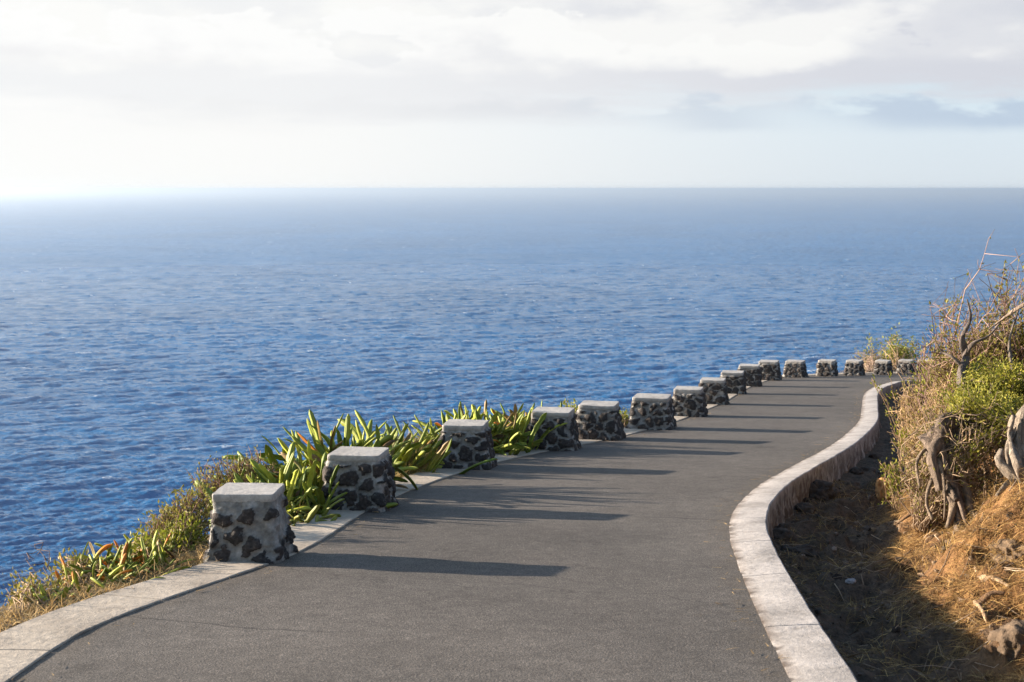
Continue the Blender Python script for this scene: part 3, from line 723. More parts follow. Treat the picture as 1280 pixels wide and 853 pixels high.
shrub('dry_brush', 'pinkish dry brush hanging over the far kerb on the bend', 'brush', [vpt(1085, 464, 45.8), vpt(1092, 464, 46)], [cl(1086, 460, 45.8, .3, .4, .16)], 50, 6, .07, OL, ((.2, .14, .10), (.36, .26, .19)), r0=.010, side=6, twig_len=.25, leaf_spread=.05)

# dry grass of the verge: uncountable
mb = MB()
def kidx_range(y0, y1):
    k = np.where((lk_out[:, 1] > y0) & (lk_out[:, 1] < y1) & (lk_out[:, 0] < 13))[0]; return k
n = 15000
ki = rng.choice(kidx_range(5.5, 13.5), n); off = np.abs(rng.normal(.06, .26, n)) + .01
b = verge(ki, off); b[:, 2] -= .01
dv = norm(np.stack([rng.normal(-.1, .7, n), rng.normal(-.1, .7, n), rng.uniform(.05, .9, n)], -1))
ll = rng.uniform(.06, .2, n); blades(mb, b, dv, ll, rng.uniform(.004, .008, n), ll * rng.uniform(.1, .9, n), tint(n, (.26, .16, .06), (.58, .42, .19), .2))
n = 12000
ki = rng.choice(kidx_range(11, 19.5), n); off = np.abs(rng.normal(.1, .4, n)) + .01
b = verge(ki, off); b[:, 2] -= .01
dv = norm(np.stack([rng.normal(0, .6, n), rng.normal(0, .6, n), rng.uniform(.1, 1.0, n)], -1))
ll = rng.uniform(.08, .34, n); blades(mb, b, dv, ll, rng.uniform(.005, .010, n), ll * rng.uniform(.1, .8, n), tint(n, (.16, .12, .035), (.5, .35, .14), .2))
n = 5000
ki = rng.choice(kidx_range(19, 44), n); off = np.abs(rng.normal(.1, .35, n)) + .01
b = verge(ki, off); b[:, 2] -= .02
dv = norm(np.stack([rng.normal(0, .6, n), rng.normal(0, .6, n), rng.uniform(.1, 1.0, n)], -1))
ll = rng.uniform(.06, .2, n); blades(mb, b, dv, ll, rng.uniform(.006, .012, n), ll * rng.uniform(.1, .8, n), tint(n, (.16, .12, .035), (.45, .32, .13), .2))
o = mb.build('dry_grass', M['straw'], smooth=False); tag(o, 'straw coloured dry grass along the seaward edge of the kerb', 'grass', kind='stuff')
# pale plumes of taller grass between the succulents
def tussock(label, px, py, d, n, L, cols):
    bb = vpt(px, py, d); o = empty('grass_tussock', bb, label, 'grass', 'pale grass tussocks among the succulents'); m = MB()
    b = bb + rng.normal(0, .09, (n, 3)) * [1, 1, .1]; dv = norm(np.stack([rng.normal(.15, .42, n), rng.normal(0, .42, n), np.ones(n)], -1)); ll = L * rng.uniform(.5, 1.1, n)
    blades(m, b, dv, ll, rng.uniform(.004, .008, n), ll * rng.uniform(.05, .5, n), tint(n, *cols, .15), 5); m.build('blades', M['straw'], o, smooth=False)
PALE = ((.30, .22, .13), (.62, .48, .33))
tussock('pale pinkish dry grass tussock rising behind the tall succulent clump', 478, 580, 15, 420, .62, PALE)
tussock('feathery pale grass tussock in the gap before the third block', 505, 585, 15.4, 420, .60, PALE)
tussock('yellow dry grass tussock at the kerb before the third block', 520, 592, 14.9, 380, .40, ((.28, .2, .05), (.5, .36, .12)))
tussock('yellowish grass tussock beside the low kerbside succulent', 365, 640, 12.0, 380, .42, ((.22, .19, .04), (.46, .36, .1)))
tussock('dry grass tussock between third and fourth block', 632, 572, 17.0, 300, .36, ((.22, .17, .05), (.48, .34, .13)))

# ------------------------------------------------------------------ hillside: straw litter, tree, bushes
pits_done = True
def gpt(x, y, lift=0.0):
    z, _ = hill_ground(np.array([x]), np.array([y])); return np.array([x, y, z[0] + lift])
def on_hill(px, py):
    """where the line of sight through a picture point meets the hillside"""
    r = ray(px, py); k = np.linspace(3, 40, 1500); P = np.array([0, 0, EYE]) + r[None] * k[:, None]
    z, t_ = hill_ground(P[:, 0], P[:, 1]); hit = np.where((P[:, 2] < z) & (t_ > 0))[0]
    return P[hit[0]] if len(hit) else P[-1]
mb = MB(); n = 120000
bx = rng.uniform(1.5, 5.4, n * 4); by = rng.uniform(5.5, 16, n * 4)
gz, gt = hill_ground(bx, by)
dens = np.where(gt < .05, 0, np.where(gt < .9, .22, 1.0)) * sstep(-.35, .3, fbm(np.stack([bx, by, 0 * bx], -1) * 2.4, 3, 91) + .08)
kp = np.where(rng.uniform(0, 1, len(bx)) < dens)[0][:n]; bx, by, gz, gt = bx[kp], by[kp], gz[kp], gt[kp]; n = len(bx)
slope_dir = np.array([-.8, -.1, -.45])
dv = norm(rng.normal(0, 1, (n, 3)) * [1, 1, .32] + slope_dir * .35 + [0, 0, .22])
ll = rng.uniform(.05, .2, n)
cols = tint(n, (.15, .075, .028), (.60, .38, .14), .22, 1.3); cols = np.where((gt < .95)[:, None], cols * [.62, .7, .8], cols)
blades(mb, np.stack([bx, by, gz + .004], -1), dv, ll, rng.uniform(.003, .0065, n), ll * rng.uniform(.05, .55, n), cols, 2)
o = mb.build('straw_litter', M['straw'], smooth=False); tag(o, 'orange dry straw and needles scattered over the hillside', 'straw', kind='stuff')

# broken twigs and crumbled rock on the slope and in the ditch: uncountable
mb = MB(); n = 900
tx = rng.uniform(1.6, 5.0, n * 2); ty = rng.uniform(5.5, 15, n * 2); tz, tt = hill_ground(tx, ty)
kk = np.where((tt > .08) & (rng.uniform(0, 1, n * 2) < np.where(tt < .9, .45, 1)))[0][:n]
m_ = len(kk); L_ = rng.uniform(.06, .34, m_); a = rng.uniform(0, 6.28, m_); P0 = np.stack([tx[kk], ty[kk], tz[kk] + .006], -1)
P1 = P0 + np.stack([np.cos(a), np.sin(a), 0 * a], -1) * L_[:, None]; Pm = (P0 + P1) / 2
z1, _t = hill_ground(np.concatenate([P1[:, 0], Pm[:, 0]]), np.concatenate([P1[:, 1], Pm[:, 1]]))
P1[:, 2] = z1[:m_] + .008 + rng.uniform(0, .04, m_); Pm[:, 2] = z1[m_:] + .012; Pm += rng.normal(0, .012, (m_, 3))
for i in range(m_):
    rr_ = rng.uniform(.0018, .0055); tube(mb, np.stack([P0[i], Pm[i], P1[i]]), [rr_, rr_ * .9, rr_ * .5], 5, tint(1, (.07, .045, .03), (.42, .32, .22), .2)[0])
o = mb.build('twig_litter', M['twig']); tag(o, 'broken twigs strewn over the straw slope and ditch', 'litter', kind='stuff')
mb = MB(); n = 1500
tx = rng.uniform(1.4, 5.0, n * 3); ty = rng.uniform(5.3, 18, n * 3); tz, tt = hill_ground(tx, ty)
kk = np.where((tt > .04) & (fbm(np.stack([tx, ty, 0 * tx], -1) * 1.9, 2, 131) > -.15))[0][:n]
ico = np.array([[0, 0, 1], [.89, 0, .45], [.28, .85, .45], [-.72, .53, .45], [-.72, -.53, .45], [.28, -.85, .45], [.72, .53, -.45], [-.28, .85, -.45], [-.89, 0, -.45], [-.28, -.85, -.45], [.72, -.53, -.45], [0, 0, -1]])
icf = np.array([[0, 1, 2], [0, 2, 3], [0, 3, 4], [0, 4, 5], [0, 5, 1], [1, 6, 2], [2, 7, 3], [3, 8, 4], [4, 9, 5], [5, 10, 1], [6, 7, 2], [7, 8, 3], [8, 9, 4], [9, 10, 5], [10, 6, 1], [11, 7, 6], [11, 8, 7], [11, 9, 8], [11, 10, 9], [11, 6, 10]])
for i in kk:
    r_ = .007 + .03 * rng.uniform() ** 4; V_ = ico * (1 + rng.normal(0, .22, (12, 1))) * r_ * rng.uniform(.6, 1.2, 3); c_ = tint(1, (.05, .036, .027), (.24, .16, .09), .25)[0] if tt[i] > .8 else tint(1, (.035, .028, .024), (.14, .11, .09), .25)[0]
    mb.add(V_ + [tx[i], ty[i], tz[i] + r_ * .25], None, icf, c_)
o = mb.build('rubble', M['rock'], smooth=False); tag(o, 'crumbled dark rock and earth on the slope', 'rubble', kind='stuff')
mb = MB(); n = 16000
tx = rng.uniform(1.6, 5.4, n * 3); ty = rng.uniform(6, 15.5, n * 3); tz, tt = hill_ground(tx, ty)
kk = np.where((tt > .95) & (fbm(np.stack([tx, ty, 0 * tx], -1) * 2.7, 3, 171) > .22 - .25 * sstep(1.2, 2.2, tt)))[0][:n]; n = len(kk)
dv = norm(np.stack([rng.normal(-.35, .45, n), rng.normal(0, .45, n), rng.uniform(.25, 1.0, n)], -1)); ll = rng.uniform(.07, .24, n)
blades(mb, np.stack([tx[kk], ty[kk], tz[kk] - .005], -1), dv, ll, rng.uniform(.003, .007, n), ll * rng.uniform(.2, .9, n), tint(n, (.24, .14, .045), (.62, .42, .16), .2), 3)
o = mb.build('golden_grass', M['straw'], smooth=False); tag(o, 'golden dry grass on the sunlit slope', 'grass', kind='stuff')
# dry bits blown against the edges of the road
n = 1600; side_ = rng.uniform(0, 1, n) < .5
ki = rng.integers(60, len(lk) - 90, n); kr = rng.integers(60, len(rk) - 90, n); of = np.abs(rng.normal(0, .10, n)) + .004
pl = lk[ki] - ln[ki] * of[:, None]; pr_ = rk[kr] + rn[kr] * of[:, None]; pp = np.where(side_[:, None], pl, pr_)
mb = MB(); a = rng.uniform(0, 6.28, n); ll = rng.uniform(.02, .085, n)
blades(mb, np.stack([pp[:, 0], pp[:, 1], road_z(pp[:, 1]) + .010], -1), norm(np.stack([np.cos(a), np.sin(a), rng.uniform(-.02, .12, n) - SLOPE * np.sin(a)], -1)), ll, rng.uniform(.003, .008, n), ll * .02, tint(n, (.10, .065, .03), (.44, .31, .15), .2), 2)
o = mb.build('dry_leaf_litter', M['straw'], smooth=False); tag(o, 'dry bits blown along both edges of the road', 'litter', kind='stuff')

# gnarled tree
BK = (.165, .125, .095)
tree_base = gpt(*atd(1188, 640, 11)[:2])
tree = empty('gnarled_tree', tree_base, 'old gnarled grey tree with arched trunk and exposed roots on the slope', 'tree')
def limb(mb, pts, n=26, sides=18, col=BK, rough=.16, ridge=.42, seed=1):
    P = np.array([np.append(atd(a, b, d), r) for a, b, d, r in pts]); Q = spline(P, n)
    tube(mb, Q[:, :3], np.maximum(Q[:, 3], .004), sides, col, rough, seed, ridge)
mb = MB()
main = [(1203, 668, 10.6, .035), (1197, 638, 10.75, .05), (1187, 608, 10.85, .065), (1176, 580, 10.95, .085), (1174, 556, 11.05, .10), (1188, 540, 11.1, .10), (1214, 537, 11.15, .08), (1238, 541, 11.1, .062), (1262, 550, 11, .055), (1290, 553, 10.9, .055)]
limb(mb, main, 70, 24, seed=4)
for sd in range(6):          # strands of the twisted old wood
    ox, oy = rng.normal(0, 7), rng.normal(0, 6); a0 = rng.integers(0, 3); a1 = rng.integers(6, 10)
    limb(mb, [(a + ox + rng.normal(0, 4), b + oy + rng.normal(0, 4), d - .06 + rng.normal(0, .05), r * rng.uniform(.3, .5)) for a, b, d, r in main[a0:a1]], 46, 12, tuple(np.array(BK) * rng.uniform(.75, 1.25)), .2, .5, 60 + sd)
limb(mb, [(1172, 575, 11.0, .06), (1168, 548, 11.1, .07), (1180, 528, 11.2, .055), (1196, 520, 11.3, .03)], 24, 16, seed=5)
limb(mb, [(1200, 552, 11.1, .06), (1215, 530, 11.2, .065), (1228, 520, 11.3, .03)], 20, 16, seed=6)
mb.build('trunk', M['bark'], tree)
mb = MB(); side = [(1318, 668, 10.2, .06), (1290, 622, 10.35, .062), (1276, 584, 10.45, .058), (1272, 552, 10.55, .052), (1279, 524, 10.65, .048), (1296, 496, 10.75, .04), (1312, 468, 10.8, .05)]
limb(mb, side, 50, 22, (.27, .22, .17), seed=8)
for sd in range(4):
    ox, oy = rng.normal(0, 6), rng.normal(0, 5)
    limb(mb, [(a + ox + rng.normal(0, 3), b + oy, d - .05 + rng.normal(0, .04), r * rng.uniform(.3, .5)) for a, b, d, r in side[:5]], 40, 12, tuple(np.array((.27, .22, .17)) * rng.uniform(.75, 1.15)), .2, .5, 80 + sd)
limb(mb, [(1290, 612, 10.3, .04), (1266, 594, 10.35, .045), (1250, 578, 10.4, .035), (1252, 562, 10.45, .015)], 24, 14, (.27, .22, .17), seed=9)
limb(mb, [(1272, 600, 10.35, .03), (1258, 606, 10.3, .024), (1246, 620, 10.25, .012)], 18, 12, (.24, .19, .14), seed=10)
mb.build('side_trunk', M['bark'], tree)
mb = MB(); limb(mb, [(1216, 545, 11.4, .055), (1210, 505, 11.6, .046), (1202, 470, 11.8, .040), (1207, 444, 12, .031), (1203, 422, 12, .020), (1213, 398, 12, .011), (1209, 374, 12, .005)], 44, 14, (.13, .105, .09), seed=12)
limb(mb, [(1206, 446, 12, .026), (1216, 430, 11.9, .016), (1236, 420, 11.9, .010), (1250, 404, 11.9, .005)], 20, 10, (.15, .12, .10), seed=16)
limb(mb, [(1203, 458, 11.9, .022), (1190, 446, 11.9, .013), (1178, 440, 12, .008), (1168, 424, 12, .004)], 20, 10, (.15, .12, .10), seed=17)
limb(mb, [(1276, 500, 11.5, .026), (1266, 460, 11.7, .018), (1262, 425, 11.9, .012), (1274, 385, 12, .006)], 24, 12, (.16, .13, .10), seed=14)
limb(mb, [(1236, 412, 12, .005), (1252, 400, 12, .010), (1268, 388, 11.9, .013), (1292, 374, 11.8, .015)], 24, 12, (.28, .21, .155), seed=15)
mb.build('upper_limb', M['bark'], tree)
for sd, pts in enumerate([
    [(1186, 588, 10.95, .05), (1206, 612, 10.85, .032), (1214, 640, 10.7, .026), (1230, 662, 10.55, .014)],
    [(1178, 580, 10.95, .035), (1164, 602, 10.9, .020), (1158, 628, 10.8, .016), (1166, 650, 10.7, .010)],
    [(1192, 600, 10.9, .045), (1193, 632, 10.75, .03), (1184, 660, 10.6, .015)],
    [(1176, 570, 11, .03), (1158, 562, 11, .018), (1146, 580, 10.95, .012), (1150, 610, 10.85, .010)],
    [(1168, 565, 10.9, .022), (1178, 590, 10.75, .012), (1181, 622, 10.65, .009), (1180, 650, 10.6, .007)]]):
    mb = MB(); limb(mb, pts, 22, 12, (.22, .165, .115), .3, .4, 20 + sd); mb.build('root', M['bark'], tree)
lf, tw = MB(), MB()
CL = [cl(1200, 505, 11.3, .16, .3, .10, 2), cl(1232, 498, 11.4, .25, .35, .17, 5), cl(1262, 485, 11.5, .25, .4, .18, 5), cl(1285, 505, 11.3, .2, .3, .16, 3), cl(1240, 470, 11.9, .3, .3, .16, 3), cl(1222, 508, 11.0, .22, .2, .08, 3), cl(1212, 562, 10.8, .05, .06, .06, .5), cl(1255, 508, 11.0, .14, .2, .06, 2)]
wts = np.array([c[2] for c in CL], float); wts /= wts.sum()
srcs = [atd(1215, 535, 11.2), atd(1205, 480, 11.7), atd(1264, 480, 11.6), atd(1240, 535, 11.1), atd(1275, 530, 10.7)]
LP, LD = [], []
for i in range(210):
    c = CL[rng.choice(len(CL), p=wts)]; tip = c[0] + norm(rng.normal(size=3)) * rng.uniform(.2, 1) ** .4 * np.array(c[1]); s_ = min(srcs, key=lambda q_: np.linalg.norm(q_ - tip)); P = branch_paths(s_, tip, 7, .07)
    tube(tw, P, np.linspace(.009, .002, 7), 5, tint(1, *GREY)[0])
    m = rng.poisson(75); dirv = norm(P[-1] - P[-3]); f = rng.uniform(.3, 1.02, m) * 6; k0 = np.minimum(f.astype(int), 5); ff = (f - k0)[:, None]
    LP.append(P[k0] * (1 - ff) + P[k0 + 1] * ff + rng.normal(0, .035, (m, 3))); LD.append(np.repeat(dirv[None], m, 0))
LP = np.concatenate(LP); leaves(lf, LP, rng.uniform(.02, .042, len(LP)), tint(len(LP), (.12, .145, .016), (.36, .32, .055), .22), aspect=.42, dirs=np.concatenate(LD) + [0, 0, .3])
tw.build('branches', M['twig'], tree); lf.build('foliage', M['leaf'], tree, smooth=False)

g = lambda px, py, d: gpt(*atd(px, py, d)[:2])
shrub('thorn_bush', 'bare thorny bush spreading thin reddish twigs against the sea', 'bush', [g(1215, 500, 14.2), g(1250, 500, 14.4), g(1285, 500, 14.0)],
      [cl(1215, 400, 12.7, .35, .4, .3, 3), cl(1250, 370, 12.6, .3, .4, .3, 3), cl(1280, 350, 12.5, .25, .4, .3, 3), cl(1185, 425, 13, .28, .3, .2, 2), cl(1240, 425, 12.6, .4, .4, .2, 4), cl(1290, 410, 12.4, .3, .4, .3, 4)], 95, 6, .042, OL, ((.13, .085, .07), (.33, .22, .17)), r0=.009, side=7, twig_len=.24, leaf_spread=.02, wob=.09)
shrub('thorn_bush', 'wiry bare bush with a lone tall twig above the kerb bend', 'bush', [g(1195, 490, 14), g(1172, 490, 14.4)],
      [cl(1190, 440, 14.2, .25, .3, .22, 3), cl(1165, 440, 14.6, .16, .3, .18, 2), cl(1200, 380, 14, .25, .3, .35, 1.2), cl(1212, 335, 14, .03, .05, .08, .25)], 60, 4, .04, YG, ((.13, .08, .065), (.30, .2, .16)), r0=.009, side=6, twig_len=.22, leaf_spread=.025, wob=.08)
shrub('leafy_bush', 'light green leafy bush at the top of the slope beside the kerb bend', 'bush', [g(1160, 500, 15.2), g(1175, 500, 15)],
      [cl(1162, 467, 15.2, .18, .25, .12, 3), cl(1178, 455, 15, .16, .25, .14, 2)], 70, 22, .04, YG, TAN, r0=.007, side=4, twig_len=.12, leaf_spread=.03)
shrub('leafy_bush', 'olive leafy bush behind the forked grey limb', 'bush', [g(1232, 480, 14.3), g(1262, 480, 14.3)],
      [cl(1225, 450, 13, .25, .3, .2, 3), cl(1255, 440, 13, .25, .3, .2, 3), cl(1282, 450, 12.8, .2, .3, .25, 3), cl(1190, 455, 13.4, .18, .25, .14, 2), cl(1268, 415, 12.9, .25, .3, .22, 4), cl(1235, 420, 12.9, .2, .3, .16, 2)], 220, 22, .040, OL, TAN, r0=.008, side=4, twig_len=.16, leaf_spread=.035)
shrub('brushwood', 'tangle of tan dry brushwood overhanging the shaded end of the ditch', 'brush', [g(1150, 560, 14.6), g(1165, 555, 14), g(1180, 540, 13.4), g(1185, 540, 12.8)],
      [cl(1150, 505, 14.8, .20, .3, .18, 3), cl(1160, 535, 13.8, .2, .3, .16, 3), cl(1180, 500, 13.4, .2, .3, .2, 3), cl(1148, 550, 13.8, .12, .2, .12, 2), cl(1205, 480, 13, .2, .3, .14, 2), cl(1142, 490, 15, .10, .2, .12, 2), cl(1172, 545, 12.8, .14, .2, .14, 2)], 320, 6, .035, ((.2, .16, .05), (.4, .28, .12)), TAN, r0=.007, side=6, twig_len=.15, leaf_spread=.025, wob=.11)
shrub('dead_brush', 'dead brush draped over the arched trunk and the dark hollow', 'brush', [g(1225, 540, 11.6), g(1262, 530, 11.4), g(1195, 540, 11.4), g(1160, 560, 11.3)], [cl(1205, 545, 10.75, .12, .12, .14, 1.5), cl(1160, 575, 11.1, .12, .15, .12, 2.2), cl(1178, 520, 11.2, .13, .15, .10, 2.2), cl(1245, 530, 10.8, .2, .15, .10, 3), cl(1275, 560, 10.6, .1, .1, .14, .8), cl(1195, 575, 10.75, .12, .1, .12, 1.6)], 170, 5, .03, OL, ((.15, .11, .08), (.36, .26, .17)), r0=.006, side=6, twig_len=.13, leaf_spread=.02, wob=.12)
shrub('leafy_sprig', 'bright green sprig hanging out over the ditch', 'plant', [g(1140, 555, 14), ], [cl(1127, 542, 13.9, .07, .08, .06)], 8, 10, .035, YG, TAN, r0=.004, side=2, twig_len=.06, leaf_spread=.02)
shrub('leafy_sprig', 'low green sprig growing on the lip of the orange bank', 'plant', [g(1128, 585, 13.2), ], [cl(1108, 580, 13.3, .11, .08, .03)], 14, 14, .03, YG, TAN, r0=.004, side=2, twig_len=.06, leaf_spread=.015)
shrub('trailing_vine', 'thin light green vine dangling over the far kerb wall top', 'vine', [g(1150, 480, 16.5)], [cl(1098, 473, 16.6, .16, .1, .05), cl(1118, 465, 16.6, .12, .1, .1)], 7, 9, .04, YG, TAN, r0=.004, side=2, twig_len=.07, leaf_spread=.02, wob=.04)

# loose things on the slope and in the ditch
def lump(name, label, cat, c, rad, col, seed, mat='rock', amp=.34, group=None, sub=5):
    import bmesh
    bm = bmesh.new(); bmesh.ops.create_icosphere(bm, subdivisions=sub, radius=1)
    V = np.array([v.co[:] for v in bm.verts]); Fc = np.array([[v.index for v in f.verts] for f in bm.faces]); bm.free()
    q_ = V * (1 + amp * fbm(V * 1.3 + seed * 3.1, 3, seed) + .13 * fbm(V * 3.3, 4, seed + 1) - .10 * np.abs(vnoise(V * 4.5, seed + 2)))[:, None]
    q_ = np.where(np.abs(q_) > .95, np.sign(q_) * (.95 + (np.abs(q_) - .95) * .4), q_) * np.asarray(rad)
    o = mesh_np(name, q_, [Fc], M[mat], col=np.broadcast_to(np.array(col), (len(V), 3))); o.location = c
    return tag(o, label, cat, group)
def hp(px, py, lift=0): p = on_hill(px, py); return (p[0], p[1], p[2] + lift)
lump('boulder', 'grey brown boulder half buried at the foot of the straw slope', 'boulder', hp(1276, 812, -.03), (.14, .16, .16), (.10, .07, .045), 27)
lump('boulder', 'brown rock ledge poking from the straw slope', 'boulder', hp(1270, 690, -.03), (.16, .2, .11), (.12, .082, .05), 5)
lump('boulder', 'dark rock leaning on the kerb wall at the ditch corner', 'boulder', hp(1022, 622, .03), (.17, .15, .15), (.05, .042, .036), 9)
lump('boulder', 'dark rock sunk in the shaded ditch floor below the corner rock', 'boulder', hp(1000, 690, -.02), (.16, .14, .08), (.05, .042, .036), 13)
lump('boulder', 'orange earth clod standing upright at the edge of the sunlit bank', 'boulder', hp(1104, 622, .03), (.09, .10, .17), (.36, .19, .075), 7)
for q_ in range(9):
    k_ = np.where((rk_out[:, 1] > 11.2) & (rk_out[:, 1] < 19))[0]; k_ = k_[int(len(k_) * (q_ + rng.uniform(0, .8)) / 9)]
    off_ = rng.uniform(.08, .22); c_ = rk_out[k_] - rn[k_] * off_; r_ = rng.uniform(.05, .11)
    lump('lava_rock', 'dark lava rock banked against the ditch side of the kerb wall', 'rock', tuple(gpt(c_[0], c_[1], r_ * .2)), (r_ * rng.uniform(.8, 1.2), r_ * rng.uniform(.8, 1.2), r_ * .75), (.075, .058, .046), 60 + q_, group='lava rocks along the ditch side of the kerb wall', sub=4)
lump('stone', 'small pale stone lying in the shaded ditch', 'stone', hp(1063, 729, .015), (.036, .028, .02), (.36, .36, .38), 15, sub=4)
k = 0
for px, py, lab in [(985, 668, 'dark pebble in the ditch at the foot of the curving wall'), (1030, 655, 'grey pebble in the ditch above the pale stone'), (1110, 760, 'brown pebble on the dark ditch floor below the pale stone'), (1010, 745, 'small brown pebble beside the kerb wall edge'), (1180, 690, 'tan pebble among straw below the tree roots'), (1150, 800, 'dark pebble at the bottom of the ditch')]:
    k += 1; lump('pebble', lab, 'pebble', hp(px, py, .008), tuple(rng.uniform(.02, .036, 3)), (.10, .08, .06), 40 + k, group='pebbles in the ditch', sub=3)
def stick(label, pts, r, col=(.46, .32, .19)):
    P = []
    for px, py, lift in pts: q_ = np.array(hp(px, py)); q_[2] += lift; P.append(q_)
    P = spline(np.array(P), 18); mb = MB(); tube(mb, P, np.linspace(r, r * .45, 18), 9, col, .3, int(px), .3); o = mb.build('dead_root', M['bark'], origin=P[0]); tag(o, label, 'root', 'dead roots on the slope')
stick('pale forked dead root lying on the straw slope', [(1212, 700, .02), (1219, 716, .03), (1226, 728, .02)], .018)
stick('pale curved dead root below the forked one', [(1228, 728, .02), (1245, 730, .03), (1262, 738, .02)], .02)
stick('short pale root stub above the dark hole in the slope', [(1218, 757, .02), (1228, 770, .03), (1233, 780, .01)], .018)
stick('brown root bridging a dark hole low on the slope', [(1222, 762, .03), (1240, 752, .05), (1256, 748, .03)], .022, (.22, .13, .07))
stick('dark brown root half buried high on the straw bank', [(1122, 622, .02), (1136, 618, .05), (1152, 624, .02)], .02, (.15, .09, .05))
stick('long thin stick lying across the straw bank below the tree', [(1118, 660, .02), (1140, 650, .05), (1164, 645, .03)], .012, (.2, .12, .06))

# ------------------------------------------------------------------ haze
def box(name, lo_, hi_, mat):
    x0, y0, z0 = lo_; x1, y1, z1 = hi_
    V = [(x, y, z) for z in (z0, z1) for y in (y0, y1) for x in (x0, x1)]
    Fq = [(0, 2, 3, 1), (4, 5, 7, 6), (0, 1, 5, 4), (2, 6, 7, 3), (0, 4, 6, 2), (1, 3, 7, 5)]
    return mesh_np(name, V, [np.array(Fq)], mat, smooth=False)
hm = bpy.data.materials.new('haze'); hm.use_nodes = True; nt = hm.node_tree; nt.nodes.clear()
out = nt.nodes.new('ShaderNodeOutputMaterial'); pv = nd(nt, 'ShaderNodeVolumePrincipled', ins={'Color': (.69, .83, 1, 1), 'Density': 1.1e-4, 'Anisotropy': .71})
nt.links.new(pv.outputs[0], out.inputs['Volume'])
hz = box('haze', (-62000, -300, SEA_Z - 9), (62000, 61500, 7), hm); hz['kind'] = 'stuff'; hz['label'] = 'thin bright sea haze over the water'

# ------------------------------------------------------------------ sky
W = bpy.data.worlds.new('World'); scene.world = W; W.use_nodes = True; nt = W.node_tree
bg = nt.nodes['Background']; bg.inputs['Strength'].default_value = .085
sky = nd(nt, 'ShaderNodeTexSky', sky_type='NISHITA', sun_disc=False, sun_elevation=R(SUN_EL), sun_rotation=R(SUN_AZ), air_density=1.0, dust_density=1.2, ozone_density=1.2, altitude=100)
d = nt.nodes.new('ShaderNodeTexCoord').outputs['Generated']
sx = nd(nt, 'ShaderNodeSeparateXYZ', ins={0: d}); x, y, z = sx.outputs
azn = math_(nt, 'ARCTAN2', x, y)
def vec(a, b, c=0.0):
    n = nt.nodes.new('ShaderNodeCombineXYZ')
    for s, v in zip(n.inputs, (a, b, c)):
        if isinstance(v, bpy.types.NodeSocket): nt.links.new(v, s)
        else: s.default_value = v
    return n.outputs[0]
ca = math_(nt, 'MULTIPLY', azn, 1.0)
def lin(*c): return tuple(((v / 255 + .055) / 1.055) ** 2.4 if v > 10 else v / 255 / 12.92 for v in c)
def smooth(v, a, b, lo=0.0, hi=1.0): return nd(nt, 'ShaderNodeMapRange', interpolation_type='SMOOTHSTEP', ins={0: v, 1: a, 2: b, 3: lo, 4: hi}).outputs[0]
def lay(a, b, seed, det=7, rgh=.56, dx=0.0, dz=0.0, dist=.25):
    return noise(nt, 1, det, rgh, vec(math_(nt, 'MULTIPLY', math_(nt, 'ADD', azn, dx), a), math_(nt, 'MULTIPLY', math_(nt, 'ADD', z, dz), b), seed), dist)
lr = smooth(azn, -.20, .34)
puff = lay(9., 26., 3.7)
base = mix(nt, lr, ramp(nt, math_(nt, 'DIVIDE', z, .16), [(0, lin(252, 252, 250)), (.5, lin(252, 252, 251)), (1, lin(248, 250, 252))]),
           ramp(nt, math_(nt, 'DIVIDE', z, .16), [(0, lin(222, 231, 238)), (.22, lin(222, 234, 242)), (.42, lin(216, 234, 244)), (1, lin(210, 228, 243))]))
# high deck of broken cumulus: soft grey base, sunlit heads
deck_n = lay(5., 30., 5.3, 7, .55); big = lay(3.4, 9., 11.9, 4, .45, dist=0.)
deck_b = math_(nt, 'ADD', z, math_(nt, 'MULTIPLY', math_(nt, 'SUBTRACT', deck_n, .5), .075))
deck_m = smooth(deck_b, .048, .066)
p1 = lay(6., 15., 23.4, 8, .52, dist=0.); p2 = lay(6., 15., 23.4, 8, .52, -.02, .012, dist=0.)
relief = math_(nt, 'MULTIPLY', math_(nt, 'SUBTRACT', p1, p2), 2.6)
height = math_(nt, 'ADD', math_(nt, 'ADD', math_(nt, 'SUBTRACT', smooth(z, .066, .092, -.50, .18), smooth(z, .095, .125, 0, .16)), math_(nt, 'MULTIPLY', math_(nt, 'SUBTRACT', big, .5), 1.2)), math_(nt, 'ADD', relief, math_(nt, 'MULTIPLY', math_(nt, 'SUBTRACT', p1, .5), .9)))
height = math_(nt, 'SUBTRACT', height, smooth(azn, .15, .30, 0, .32))
lit = smooth(height, -.30, .26)
deck_r = mix(nt, lit, lin(216, 219, 227), lin(248, 248, 247)); deck_l = mix(nt, lit, lin(243, 244, 245), lin(252, 252, 250))
cloud = mix(nt, deck_m, base, mix(nt, lr, deck_l, deck_r))
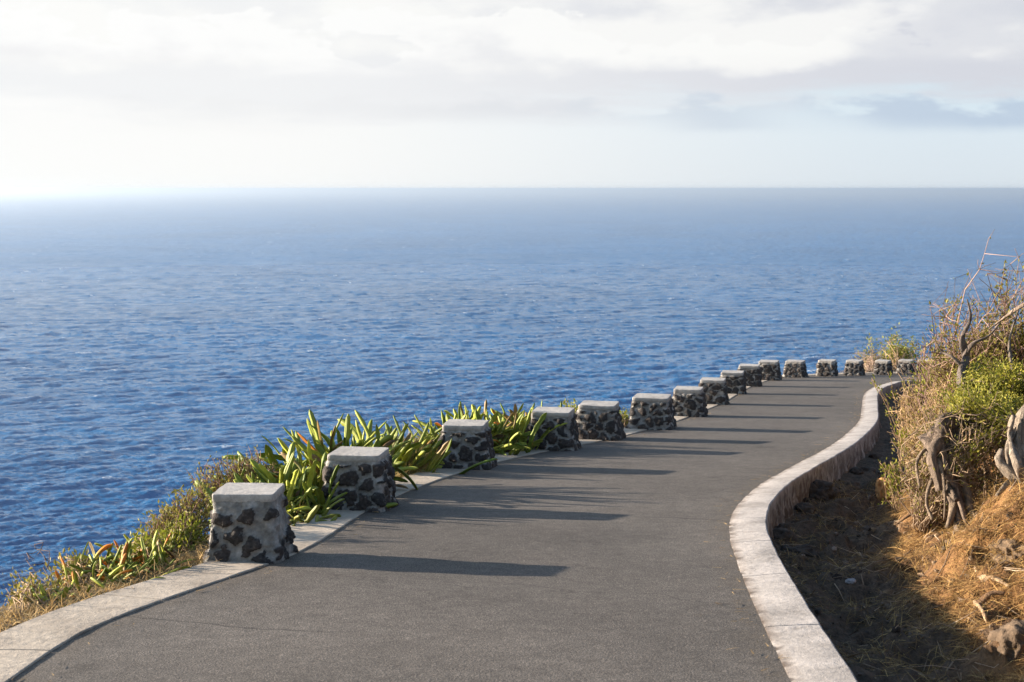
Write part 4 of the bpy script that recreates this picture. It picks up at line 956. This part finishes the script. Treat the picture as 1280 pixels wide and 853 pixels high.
# a row of heaped cumulus with bright rims and grey bases
hn = lay(10., 24., 52.6, 10, .56, dist=.1); hz_ = lay(3.4, 1., 61.3, 3, .5)
fh = math_(nt, 'ADD', math_(nt, 'MULTIPLY', math_(nt, 'SUBTRACT', hn, .5), 2.1), math_(nt, 'ADD', math_(nt, 'MULTIPLY', math_(nt, 'SUBTRACT', .116, z), 13.), math_(nt, 'MULTIPLY', math_(nt, 'SUBTRACT', hz_, .5), 1.5)))
hm_ = math_(nt, 'MULTIPLY', smooth(fh, 0., .07), smooth(math_(nt, 'ADD', z, math_(nt, 'MULTIPLY', math_(nt, 'SUBTRACT', deck_n, .5), .05)), .074, .090))
hs_ = smooth(math_(nt, 'ADD', fh, math_(nt, 'MULTIPLY', relief, -.9)), .16, .85)
heap = mix(nt, lr, mix(nt, hs_, lin(254, 254, 253), lin(242, 242, 243)), mix(nt, hs_, lin(252, 252, 250), lin(217, 221, 229)))
cloud = mix(nt, math_(nt, 'MULTIPLY', hm_, smooth(azn, .17, .28, .95, .25)), cloud, heap)
# low bank of small blue grey cumulus nearer the horizon
low_n = lay(17., 52., 31.2, 7, .56); low_g = lay(3.2, 9., 44.5, 2, .5)
top_ = math_(nt, 'ADD', z, math_(nt, 'MULTIPLY', math_(nt, 'SUBTRACT', low_n, .5), -.05))
low_m = math_(nt, 'MULTIPLY', smooth(top_, .062, .054), smooth(math_(nt, 'ADD', z, math_(nt, 'MULTIPLY', math_(nt, 'SUBTRACT', low_n, .5), .012)), .034, .043))
low_m = math_(nt, 'MULTIPLY', low_m, smooth(low_g, .40, .55))
cloud = mix(nt, math_(nt, 'MULTIPLY', low_m, smooth(azn, -.25, .25, .25, 1.)), cloud, mix(nt, lr, lin(236, 236, 236), lin(195, 211, 228)))
toward = nd(nt, 'ShaderNodeMapRange', interpolation_type='SMOOTHSTEP', ins={0: azn, 1: .1, 2: -.6, 3: .97, 4: 1.0}).outputs[0]
K = 1.02 / .085 * 2 ** -EXPO          # clouds as bright as seen, for background strength .085
cloud = mix(nt, 1, cloud, vec(math_(nt, 'MULTIPLY', toward, K), math_(nt, 'MULTIPLY', toward, K), math_(nt, 'MULTIPLY', toward, K)), 'MULTIPLY')
anti = nd(nt, 'ShaderNodeMapRange', interpolation_type='SMOOTHSTEP', ins={0: azn, 1: .38, 2: 1.2, 3: 1.0, 4: .42}).outputs[0]
cloud = mix(nt, 1, cloud, vec(anti, anti, anti), 'MULTIPLY')
cover = nd(nt, 'ShaderNodeMapRange', interpolation_type='SMOOTHSTEP', ins={0: math_(nt, 'ADD', z, math_(nt, 'MULTIPLY', math_(nt, 'SUBTRACT', puff, .5), .25)), 1: .36, 2: .17}).outputs[0]
back = nd(nt, 'ShaderNodeMapRange', interpolation_type='SMOOTHSTEP', ins={0: y, 1: -.5, 2: .3, 3: .35, 4: 1.0}).outputs[0]
fin = mix(nt, math_(nt, 'MULTIPLY', cover, back), sky.outputs[0], cloud)
nt.links.new(fin, bg.inputs['Color'])
sl = bpy.data.lights.new('sun', 'SUN'); sl.energy = 4.6; sl.angle = R(.5); sl.color = (1.0, .85, .69)
so = bpy.data.objects.new('sun', sl); link(so); so.rotation_euler = sun_dir.to_track_quat('Z', 'Y').to_euler(); so.location = (-20, 10, 20)

# ------------------------------------------------------------------ camera, render
cam = bpy.data.cameras.new('camera'); co = bpy.data.objects.new('camera', cam); link(co)
co.location = (0, 0, EYE); co.rotation_euler = (R(90) - PITCH, 0, 0)
cam.sensor_width = 36; cam.lens = 36 * F / 1280; cam.clip_start = .1; cam.clip_end = 150000
cam.dof.use_dof = True; cam.dof.focus_distance = 13.5; cam.dof.aperture_fstop = 5.6
scene.camera = co
vs = scene.view_settings; vs.view_transform = 'Standard'; vs.look = 'None'; vs.exposure = EXPO; vs.gamma = 1
scene.render.engine = 'CYCLES'; cy = scene.cycles; cy.use_denoising = True; cy.max_bounces = 8; cy.diffuse_bounces = 3; cy.glossy_bounces = 3; cy.volume_bounces = 0; cy.transparent_max_bounces = 8
